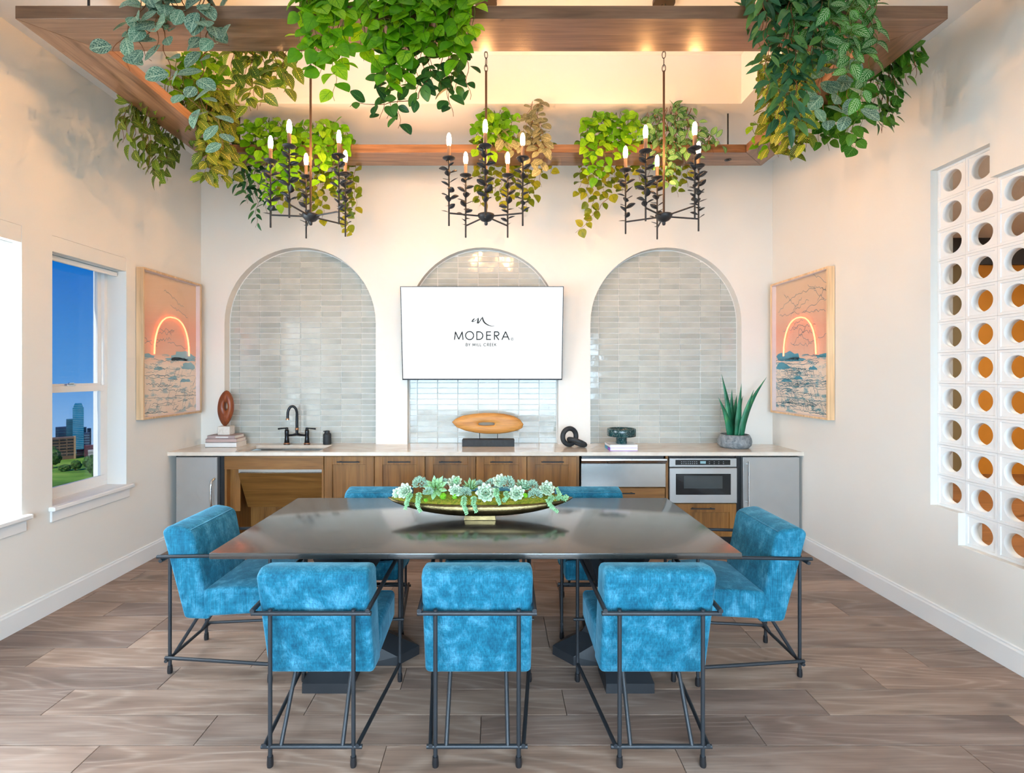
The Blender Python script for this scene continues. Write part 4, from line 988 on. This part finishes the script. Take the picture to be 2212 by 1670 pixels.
for px, py, dY, rad, lab in ((907, 1047, .0, .038, 'round blue-grey sedum cushion left of the large spiky rosette'), (1005, 1066, -.06, .030, 'small blue-grey sedum cushion at the front centre of the bowl'), (1094, 1047, .0, .042, 'tallest blue-grey sedum cushion right of the bowl centre'),
                             (1156, 1070, -.05, .034, 'blue-grey sedum cushion between the two right-hand rosettes'), (1062, 1050, .03, .034, 'sedum cushion behind the large front rosette'),
                             (925, 1064, -.05, .026, 'small sedum cushion below the round one at the left'), (1150, 1050, .03, .030, 'sedum cushion behind the gap between the right-hand rosettes'), (962, 1046, .03, .028, 'sedum cushion peeping out behind the large spiky rosette'), (1035, 1050, .04, .028, 'sedum cushion behind the bowl centre beside the yellow-green rosette')):
    rad *= 1.15; p = P(px, py, BYc + dY); t = thing('sedum_cushion', p, lab, 'succulent', 'succulents in the brass bowl'); mb = MB()
    for i in range(260):
        z = R.uniform(-.3, 1); q = R.uniform(0, 2 * pi); s = math.sqrt(1 - z * z); d = Vector((s * math.cos(q), s * math.sin(q), z)); bead(mb, p + d * rad * R.uniform(.5, .8), d + Vector((R.uniform(-.3, .3), R.uniform(-.3, .3), .2)), rad * .40, rad * .075)
    tag(obj('sedum_leaves', mb, SED, t), kind='stuff')
def trail(pts, dY, lab, r=.013):
    p3 = [P(x, y, BYc + dY + (0 if i == 0 else -.03)) for i, (x, y) in enumerate(pts)]; t = thing('trailing_sedum', p3[0], lab, 'succulent', 'succulents in the brass bowl')
    obj('stem', MB().tube(p3, .002, 5), GSTEM, t); mb = MB()
    for gi, (a, b) in enumerate(zip(p3, p3[1:])):
        n = max(2, int((b - a).length / .0075))
        for i in range(n):
            p = a.lerp(b, i / n)
            for k in range(6):
                q = 2 * pi * k / 6 + i * .7; ax = (b - a).normalized(); e = ax.cross(Vector((0, 1, .1))).normalized(); g = ax.cross(e); bead(mb, p, e * math.cos(q) + g * math.sin(q) + ax * .75, r * R.uniform(1.2, 1.8) * (1.15 - .7 * gi / (len(p3) - 1)), r * .34)
    tag(obj('bead_leaves', mb, BUR, t), kind='stuff')
for pts, dY, lab in (([(889, 1066), (881, 1078), (878, 1090), (875, 1101)], -.09, 'trailing green sedum hanging over the bowl rim at far left'), ([(906, 1064), (903, 1080), (902, 1094), (909, 1106)], -.10, 'trailing sedum hanging beside the far left one'),
                     ([(1003, 1072), (1001, 1088), (1005, 1101), (1009, 1112)], -.11, 'trailing sedum hanging lowest over the bowl front'), ([(1024, 1072), (1023, 1088), (1029, 1107)], -.11, 'trailing sedum just right of the lowest hanging one'),
                     ([(1073, 1055), (1072, 1068), (1077, 1082), (1080, 1091)], -.09, 'trailing sedum hanging right of the large front rosette'), ([(1091, 1062), (1096, 1074), (1086, 1083)], -.08, 'short trailing sedum below the tallest cushion'),
                     ([(1196, 1072), (1184, 1084), (1192, 1096), (1206, 1107)], -.07, 'trailing sedum hanging over the right part of the rim'), ([(1200, 1080), (1210, 1072), (1206, 1062), (1202, 1052)], -.03, 'upright sedum sprig near the right tip of the bowl'),
                     ([(1215, 1082), (1222, 1076), (1226, 1070)], -.03, 'short sedum sprig at the very right tip of the bowl'), ([(982, 1044), (986, 1037), (989, 1031)], -.0, 'pointed sedum sprig standing highest in the bowl')):
    trail(pts, dY, lab)
MB_ = m_plain('bright_moss_ball', srgb(110, 176, 26), .95, var=.2, vs=90)
for px, py, r, lab in ((957, 1072, .018, 'bright moss ball below the large spiky rosette'), (982, 1073, .014, 'bright moss ball left of the front sedum cushion'), (1060, 1087, .016, 'bright moss ball on the rim right of centre'), (1095, 1086, .019, 'brightest moss ball at the front rim below the open rosette'), (920, 1081, .012, 'small moss ball at the left of the front rim'), (1135, 1070, .013, 'small moss ball beside the open pale rosette')):
    p = P(px, py, BYc - .065); tag(obj('moss_ball', blob(MB(), p, r, r, int(px), 3), MB_), lab, 'moss', 'moss balls in the brass bowl')

# ------------------------------------------------------------------ hanging beam frame
PZ0, PZ1 = 3.279, 3.342; PX0, PX1, PY0, PY1 = -2.337, 2.19, 2.447, 4.176; PW = .25
t = thing('hanging_beam_frame', ((PX0 + PX1) / 2, (PY0 + PY1) / 2, PZ0), 'rectangular stained wood beam frame hung below the ceiling and draped with vines', 'frame')
def beam(pts, mat): return obj('beam', MB().prism(pts, 'z', PZ0, PZ1, .0015).fix(), mat, t)
i0, i1, j0, j1 = PX0 + PW, PX1 - PW, PY0 + PW, PY1 - PW; g_ = .0012
beam([(PX0 + g_, PY0), (PX1 - g_, PY0), (i1 - g_, j0), (i0 + g_, j0)], BEAM); beam([(PX0 + g_, PY1), (i0 + g_, j1), (i1 - g_, j1), (PX1 - g_, PY1)], BEAM)
beam([(PX0, PY0 + g_), (i0, j0 + g_), (i0, j1 - g_), (PX0, PY1 - g_)], BEAMY); beam([(PX1, PY0 + g_), (PX1, PY1 - g_), (i1, j1 - g_), (i1, j0 + g_)], BEAMY)
for x in (-2.07, 1.86):
    for y in (4.06, 2.56):
        r_ = obj('hanging_rod', MB().tube([(x, y, PZ1 - .001), (x, y, ZC - .001)], .006, 8), IRON, t)
        if y > 3: obj('washer', MB().lathe([(.026, 0), (.026, .003)], 16, (x, y, PZ0 - .0032)).lathe([(.012, 0), (.012, .006)], 6, (x, y, PZ0 - .009)), IRON, r_)
# ------------------------------------------------------------------ chandeliers
CHY = 3.33; HZ = 2.604
def make_chandelier():
    t = thing('leaf_chandelier', (0, 0, 0), 'x', 'chandelier', 'leaf chandeliers over the table')
    obj('canopy', MB().lathe([(.072, TZ - .03 - HZ), (.072, TZ - .004 - HZ), (.05, TZ - .001 - HZ)], 24), ROD, t)
    lp = MB()
    def link_(z, rot, h=.05, w_=.011):
        lp.tube([(w_ * math.cos(q) * math.cos(rot), w_ * math.cos(q) * math.sin(rot), z + h / 2 * math.sin(q)) for q in [2 * pi * k / 12 for k in range(13)]], .0026, 6, cap=False)
    z = 3.572 - HZ; k = 0
    while z < TZ - .03 - HZ:
        link_(z, (k % 2) * pi / 2 + .4, .062 if k == 1 else .05); z += .05 if k == 1 else .04; k += 1
    obj('chain', lp, CHIRON, t)
    obj('rod', MB().tube([(0, 0, 0), (0, 0, 3.555 - HZ)], .0076, 8), ROD, t)
    obj('hub', MB().lathe([(.0, .004), (.054, .004), (.056, 0), (.050, -.018), (.034, -.036), (.014, -.045), (.010, -.048), (.012, -.056), (.009, -.066), (.002, -.069)], 20), CHIRON, t)
    lm = leaf_mesh('leaf', lambda u: .36 * math.sin(pi * (u * .9 + .06)) ** .9, .15, .12, 0, .05, 7); lm.materials.append(CHIRON)
    Rr = .25
    for i in range(5):
        a = -pi / 2 + 2 * pi * i / 5; d = Vector((math.cos(a), math.sin(a), 0)); p = d * Rr; e = Vector((-d.y, d.x, 0))
        arm = obj('arm', MB().tube([d * .03 + Vector((0, 0, -.012)), d * .06 + Vector((0, 0, -.010)), p + Vector((0, 0, -.012))], .0056, 8), CHIRON, t)
        st = obj('stem', MB().tube([p + Vector((0, 0, -.094)), p + Vector((0, 0, .335))], .0058, 8), CHIRON, t)
        obj('drip_pan', MB().lathe([(.01, .332), (.026, .334), (.041, .341), (.042, .344), (.024, .340), (.01, .339)], 20, p), CHIRON, t)
        sl = obj('candle_sleeve', MB().lathe([(.0115, .338), (.0115, .420), (.009, .423)], 14, p), SOCK, t)
        obj('bulb', MB().lathe([(.009, .421), (.013, .430), (.0155, .448), (.015, .470), (.0115, .492), (.006, .503), (.001, .506)], 10, p), BULBM, t)
        rr = random.Random(i)
        for k in range(16):
            z = -.005 + .315 * k / 15; q = k * 2.4 + rr.uniform(-.3, .3); o = d * math.cos(q) + e * math.sin(q)
            lf = link('leaf', lm, None, st); lf.matrix_basis = orient(p + o * .004 + Vector((0, 0, z)), o + Vector((0, 0, rr.uniform(.25, .75))), Vector((0, 0, 1)) + Vector((rr.uniform(-.5, .5), rr.uniform(-.5, .5), 0)), rr.uniform(.054, .068) * (1 if 2 < k < 14 else .85))
    return t
lc = make_chandelier()
for i, (px, rot, lab) in enumerate(((671, 9, 'left chandelier of black iron leaves with five lit candle bulbs'), (1050, 0, 'middle chandelier of black iron leaves with five lit candle bulbs'), (1434, 44, 'right chandelier of black iron leaves with five lit candle bulbs'))):
    o = lc if i == 0 else copy_tree(lc)
    o.location = ((px - VX) * CHY / F, CHY, HZ); o.rotation_euler.z = -math.radians(rot); o['label'] = lab

# ------------------------------------------------------------------ draped vines
def leaf_mat(name, dark, mid, light, vein=None, vk=(7, 3.2, .16), net=False, mid_v=None, rough=.4, glow=.25, patch=0.0):
    m = M(name, mid, rough, spec=.4)
    uvn = m.n('TexCoord'); sp_ = m.n('SeparateXYZ'); m.l(uvn.outputs['UV'], sp_.inputs[0]); u = sp_.outputs[0]
    av = m.math('MULTIPLY', m.math('ABSOLUTE', m.math('SUBTRACT', sp_.outputs[1], .5)), 2.0)
    oi = m.n('ObjectInfo'); c = m.ramp(oi.outputs['Random'], ((0, dark), (.5, mid), (1, light)))
    n1 = m.noise(m.co((1, 1, 1), src='Object', rand=5), 3.0, 1); c = m.mix(1.0, c, m.ramp(n1, ((.3, (.8, .84, .8)), (.7, (1.15, 1.1, 1.1)))), 'MULTIPLY')
    if vein:
        fr = m.math('FRACT', m.math('SUBTRACT', m.math('MULTIPLY', u, vk[0]), m.math('MULTIPLY', av, vk[1])))
        tri = m.math('ABSOLUTE', m.math('SUBTRACT', fr, .5))
        lat = m.math('LESS_THAN', m.math('SUBTRACT', .5, tri), vk[2]) if not patch else m.math('MULTIPLY', m.math('GREATER_THAN', tri, .5 - vk[2] * 1.6), m.math('LESS_THAN', m.math('ABSOLUTE', m.math('SUBTRACT', av, .45)), patch))
        mask = m.math('MAXIMUM', lat, m.math('LESS_THAN', av, .05))
        if net:
            vo = m.n('TexVoronoi', feature='DISTANCE_TO_EDGE'); vo.inputs['Scale'].default_value = 1.0
            m.l(m.co((13, 9, 1), src='UV'), vo.inputs['Vector']); mask = m.math('MAXIMUM', m.math('MULTIPLY', m.math('LESS_THAN', vo.outputs['Distance'], .07), .75), mask)
        c = m.mix(mask, c, vein)
    m.color(c)
    tr = m.n('BsdfTranslucent'); m.l(c, tr.inputs[0]); mx = m.n('MixShader'); mx.inputs[0].default_value = glow
    m.l(m.p.outputs[0], mx.inputs[1]); m.l(tr.outputs[0], mx.inputs[2]); m.l(mx.outputs[0], m.out.inputs[0])
    return m.m
hp = lambda t: .44 * (math.sin(pi * min(1, t * .80 + .17)) ** 1.05) * (1 if t > .04 else .55) if t < .999 else 0.0
ov = lambda t: .40 * math.sin(pi * (t * .97 + .015)) ** .62
ln_ = lambda t: .17 * math.sin(pi * t ** .82) ** .85
ell = lambda t: .30 * math.sin(pi * t ** .9) ** .8
def kindm(prof, fold, curl, mat):
    out = []
    for k in range(3):
        me = leaf_mesh('leaf', prof, fold + .08 * k, curl * (.5 + .6 * k), 0, 0, 9); me.materials.append(mat); out.append(me)
    return out
KIND = {
 'pothos': (kindm(hp, .16, .18, leaf_mat('lime_pothos_leaf', srgb(74, 142, 12), srgb(116, 182, 18), srgb(156, 204, 34), srgb(84, 150, 14), (5, 2.4, .05), glow=.38)), .082),
 'fittonia': (kindm(ov, .10, .10, leaf_mat('net_veined_leaf', srgb(38, 86, 76), srgb(58, 112, 98), srgb(84, 138, 110), srgb(178, 204, 176), (6, 2.6, .06), net=True, glow=.15)), .098),
 'pale_fittonia': (kindm(ov, .10, .12, leaf_mat('pale_net_veined_leaf', srgb(78, 90, 56), srgb(104, 112, 76), srgb(128, 132, 96), srgb(186, 180, 140), (6, 2.6, .06), net=True, glow=.2)), .085),
 'smilax': (kindm(ln_, .22, .22, leaf_mat('dark_lance_leaf', srgb(34, 78, 50), srgb(52, 106, 66), srgb(98, 142, 70), srgb(64, 120, 80), (.01, 5, .0), glow=.15, rough=.35)), .098),
 'croton': (kindm(ell, .18, .25, leaf_mat('yellow_veined_leaf', srgb(22, 64, 18), srgb(46, 98, 22), srgb(92, 134, 26), srgb(206, 204, 84), (7, 3.4, .12), glow=.25)), .080),
 'pilea': (kindm(ell, .2, .2, leaf_mat('silver_striped_leaf', srgb(34, 96, 34), srgb(56, 128, 48), srgb(92, 158, 60), srgb(196, 222, 176), (7, 3.0, .10), patch=.24, glow=.2)), .082),
 'ficus': (kindm(lambda t: .33 * math.sin(pi * (t * .95 + .02)) ** .75, .16, .15, leaf_mat('deep_green_leaf', srgb(26, 66, 34), srgb(42, 92, 40), srgb(84, 128, 46), srgb(84, 128, 60), (6, 2.4, .04), glow=.15)), .074),
 'olive': (kindm(hp, .16, .16, leaf_mat('olive_green_leaf', srgb(76, 104, 20), srgb(118, 132, 26), srgb(160, 158, 40), srgb(92, 110, 24), (5, 2.4, .05), glow=.3)), .072),
 'mid': (kindm(hp, .14, .16, leaf_mat('mid_green_leaf', srgb(40, 98, 22), srgb(64, 130, 30), srgb(106, 156, 40), srgb(112, 160, 70), (5, 2.4, .05), glow=.22)), .080)}
NLEAF = [0]
def vine(label, strands, kind, out, size=1.0, gap=.036, stem=None, bushy=1.0):
    """strands: lists of 3d points; out: the side the leaves face"""
    meshes, L0 = KIND[kind]; top = strands[0][0]
    t = thing('hanging_vine', top, label, 'plant', 'vines draped over the beam frame'); outv = Vector(out).normalized()
    for st in strands:
        dense = []
        for a, b in zip(st, st[1:]):
            n = max(1, int((b - a).length / .02)); dense += [a.lerp(b, i / n) for i in range(n)]
        dense.append(st[-1])
        dense = [p + Vector((.010 * math.sin(i * .9 + st[0].x * 40), .006 * math.cos(i * .7), 0)) if 0 < i else p for i, p in enumerate(dense)]
        sm_ = obj('stem', MB().tube(dense, [.0028 * (1 - .6 * i / len(dense)) for i in range(len(dense))], 5), stem or BARK, t)
        acc, side, base = R.uniform(0, gap), R.choice((-1, 1)), t.location
        for a, b in zip(dense, dense[1:]):
            sl = (b - a).length; acc += sl
            if acc < gap: continue
            acc = R.uniform(-.3, .3) * gap; side = -side
            ax = (b - a).normalized(); tan = ax.cross(outv)
            if tan.length < .1: tan = Vector((1, 0, 0))
            tan.normalize()
            d = tan * side * R.uniform(.35, 1.1) + outv * R.uniform(.0, .75) + Vector((0, 0, -1)) * R.uniform(.05, .85) + ax * .25
            nr = outv * R.uniform(.55, 1.0) + Vector((R.uniform(-.45, .45), R.uniform(-.3, .3), R.uniform(-.05, .75)))
            pet = a + tan * side * .008 + outv * R.uniform(.0, .012) * bushy
            lf = link('leaf', R.choice(meshes), None, sm_)
            lf.matrix_basis = orient(pet - base, d, nr, L0 * size * R.uniform(.72, 1.14), R.uniform(.9, 1.12)); NLEAF[0] += 1
    return t
def interp(env, x):
    env = sorted(env)
    if x <= env[0][0]: return env[0][1:]
    for a, b in zip(env, env[1:]):
        if x <= b[0]:
            k = (x - a[0]) / (b[0] - a[0]); return tuple(p + (q - p) * k for p, q in zip(a[1:], b[1:]))
    return env[-1][1:]
def curtain(env, n, anchor, Y=None, X=None, dep=.035, lean=10):
    """strands hung side by side: env rows (px, top, bottom) give their reach; anchor(p) is where they lie on the beam"""
    out = []; x0, x1 = min(e[0] for e in env), max(e[0] for e in env)
    for i in range(n):
        px = x0 + (x1 - x0) * (i + .5) / n + R.uniform(-.3, .3) * (x1 - x0) / n; a, b = interp(env, px)
        b = a + (b - a) * R.choice((1, 1, .92, .8, .66)) 
        Yd_ = (Y if Y else F * X / (px - VX)) + R.uniform(-dep, dep)
        dr = R.uniform(-lean, lean)
        p0, p1, p2 = P(px, a, Yd_), P(px + dr * .5, (a + b) / 2, Yd_), P(px + dr, b, Yd_)
        out.append([anchor(p0), p0, p1, p2])
    return out
def line(pts, Y, anchor=None):
    l = [P(x, y, Y) for x, y in pts]; return ([anchor(l[0])] if anchor else []) + l
up_front = lambda p: Vector((p.x, PY0 + .10, PZ1 + .015))
up_frontin = lambda p: Vector((p.x, PY0 + .17, PZ1 + .015))
up_back = lambda p: Vector((p.x, PY1 - .16, PZ1 + .015))
up_backout = lambda p: Vector((p.x, PY1 - .08, PZ1 + .015))
up_left = lambda p: Vector((PX0 + .12, p.y, PZ1 + .015))
up_right = lambda p: Vector((PX1 - .12, p.y, PZ1 + .015))
FR = (0, -1, .12); SD = (0, 1, .1)
# front beam
Yf = 2.40
vine('blue-green net-veined vine draped over the front beam at left', [line(p, Yf + dy, up_front) for p, dy in (
     ([(330, -25), (300, 30), (268, 70), (248, 112), (282, 152)], 0), ([(345, -25), (350, 70), (362, 130), (372, 190), (420, 218), (452, 262)], .0), ([(425, 205), (462, 255), (485, 290), (478, 320)], .02),
     ([(375, -25), (385, 20), (402, 30)], -.02), ([(436, -25), (442, 40), (456, 60), (470, 95), (492, 100)], 0), ([(436, -20), (430, 50), (438, 92)], -.02), ([(310, -25), (296, 40), (318, 70)], -.03), ([(300, 90), (312, 120), (330, 130)], 0), ([(348, 0), (340, 60), (335, 110)], -.02))], 'fittonia', FR, 1.0, .048)
vine('bright lime pothos trailing over the front beam, left of the thickest drape', curtain([(648, -30, 120), (680, -30, 160), (718, -30, 240), (750, -30, 135)], 8, up_front, Yf, lean=8), 'pothos', FR, 1.0, .034, GSTEM)
vine('thick bright lime pothos draped over the middle of the front beam', curtain([(770, -30, 135), (800, -30, 130), (842, -30, 215), (875, -30, 160), (915, -30, 130), (950, -30, 165), (985, -30, 160), (1024, -30, 110)], 22, up_front, Yf, lean=8), 'pothos', FR, 1.0, .032, GSTEM)
vine('dark green leafy vine hanging below the thick lime pothos', curtain([(825, 40, 250), (845, 60, 315), (872, 60, 240), (920, 90, 200), (955, 90, 235), (985, 60, 280), (1010, 80, 190)], 14, up_front, 2.46, lean=12) + [line([(930, 150), (905, 212), (830, 226), (765, 222), (752, 232)], 2.44)], 'ficus', FR, 1.0, .034)
vine('dark lance-leaved vine draped over the right part of the front beam', curtain([(1630, -30, 60), (1645, -30, 210), (1680, -30, 270), (1715, -30, 300), (1745, -30, 220), (1775, -30, 120)], 17, up_front, Yf, lean=10), 'smilax', FR, 1.0, .025)
vine('silver striped green vine cascading over the right front corner', curtain([(1710, -30, 60), (1760, -30, 70), (1800, -30, 110), (1835, -30, 200), (1862, -30, 245), (1892, -30, 120)], 16, up_front, Yf - .03, lean=14), 'pilea', FR, 1.0, .030, GSTEM)
vine('net-veined vine hanging under the right front corner', [line(p, 2.56, up_front) for p in ([(1790, 60), (1780, 160), (1765, 230), (1740, 258)], [(1800, 60), (1800, 170), (1815, 225), (1830, 262)], [(1820, 80), (1830, 190), (1850, 250)], [(1775, 80), (1770, 200), (1790, 270)])], 'fittonia', FR, .95, .055)
vine('yellow-veined vine behind the front beam, left of the first chandelier rod', curtain([(495, 85, 180), (520, 85, 245), (560, 85, 235), (600, 85, 215), (645, 85, 150)], 11, up_frontin, 2.79, lean=12), 'croton', FR, 1.15, .034)
# left beam
vine('dark variegated vine hanging outside the left beam', curtain([(262, 235, 290), (290, 225, 330), (325, 245, 385), (355, 265, 400), (392, 300, 345)], 14, up_left, X=-2.40, lean=12), 'croton', (-.5, -1, .1), 1.22, .031)
vine('lime pothos hanging inside the left beam near the front', curtain([(395, 105, 170), (430, 105, 210), (470, 110, 205), (490, 130, 190)], 8, up_left, X=-2.03, lean=10), 'pothos', (.3, -1, .1), .8, .040, GSTEM)
vine('pale yellow variegated vine hanging at the back left corner', curtain([(432, 170, 330), (452, 180, 415), (478, 190, 410), (503, 210, 390)], 13, up_left, X=-2.06, lean=10), 'croton', (.3, -1, .1), 1.22, .030)
# right beam
vine('mid green vine hanging outside the right beam', curtain([(1868, 160, 260), (1900, 135, 290), (1930, 118, 265), (1962, 112, 180), (1990, 112, 150)], 14, up_right, X=2.31, lean=14), 'mid', (.5, -1, .1), 1.0, .034)
vine('yellow-veined vine hanging from the inside of the right beam', curtain([(1648, 120, 320), (1680, 120, 345), (1715, 120, 350), (1745, 120, 335)], 14, up_right, X=1.90, lean=10), 'croton', (-.4, -1, .1), 1.15, .031)
vine('lime green vine hanging lowest from the right beam', curtain([(1765, 130, 300), (1800, 150, 340), (1830, 180, 360), (1862, 200, 320)], 10, up_right, X=2.10, lean=14), 'mid', (-.1, -1, .1), 1.0, .036, GSTEM)
vine('few bright lime leaves at the back end of the right beam', curtain([(1618, 262, 305), (1640, 262, 345), (1668, 262, 340)], 4, up_right, X=1.95, lean=8), 'pothos', (-.4, -1, .1), .8, .05, GSTEM)
# back beam
vine('lime pothos spilling over the back beam behind the left chandelier', curtain([(525, 262, 310), (555, 258, 400), (590, 252, 450), (625, 270, 420), (660, 268, 330), (690, 260, 400), (720, 262, 420), (758, 285, 330)], 20, up_back, 3.88, lean=8), 'pothos', FR, .92, .034, GSTEM)
vine('dark lance-leaved vine below the back beam at far left', curtain([(515, 305, 420), (535, 305, 505), (558, 305, 490), (580, 305, 430)], 7, up_backout, 4.235, lean=8), 'smilax', FR, .9, .028)
vine('olive green vine hanging below the back beam behind the left chandelier', curtain([(600, 305, 440), (650, 305, 460), (685, 305, 490), (712, 305, 470), (742, 305, 515), (775, 305, 440)], 13, up_backout, 4.235, lean=10), 'olive', FR, 1.0, .035)
vine('lime pothos on the back beam behind the middle chandelier', curtain([(1028, 262, 330), (1055, 240, 345), (1085, 238, 330), (1110, 250, 310)], 9, up_back, 3.88, lean=8), 'pothos', FR, .9, .036, GSTEM)
vine('pale net-veined vine on the back beam right of the middle chandelier', [line(p, 3.87, up_back) for p in ([(1150, 218), (1140, 250), (1130, 285)], [(1160, 225), (1165, 265), (1172, 320), (1160, 360)], [(1150, 250), (1172, 290), (1178, 340), (1165, 375)], [(1095, 300), (1085, 325)], [(1120, 300), (1150, 355), (1135, 372)], [(1075, 285), (1110, 330)])], 'pale_fittonia', FR, 1.0, .036)
vine('olive green vine hanging below the back beam behind the middle chandelier', curtain([(1025, 305, 455), (1065, 305, 430), (1105, 305, 450), (1140, 305, 460), (1170, 305, 410), (1190, 305, 370)], 13, up_backout, 4.235, lean=10), 'olive', FR, 1.0, .036)
vine('lime pothos on the back beam left of the right chandelier', curtain([(1255, 262, 340), (1285, 244, 400), (1320, 244, 350), (1355, 242, 340), (1388, 255, 310)], 13, up_back, 3.88, lean=8), 'pothos', FR, .92, .035, GSTEM)
vine('silver striped vine on the back beam behind the right chandelier', curtain([(1395, 245, 360), (1430, 235, 400), (1465, 226, 400), (1490, 235, 380), (1520, 285, 330), (1555, 300, 335)], 14, up_back, 3.87, lean=10), 'pilea', FR, .9, .033)
vine('olive green vine hanging below the back beam behind the right chandelier', curtain([(1250, 305, 405), (1285, 305, 480), (1315, 305, 450), (1350, 305, 410), (1385, 305, 420), (1430, 305, 430), (1470, 305, 440), (1490, 305, 400)], 16, up_backout, 4.235, lean=10) + [line([(1320, 420), (1290, 455), (1262, 485), (1246, 503)], 4.22)], 'olive', FR, 1.0, .036)
print('LEAVES', NLEAF[0], 'OBJECTS', len(bpy.data.objects))
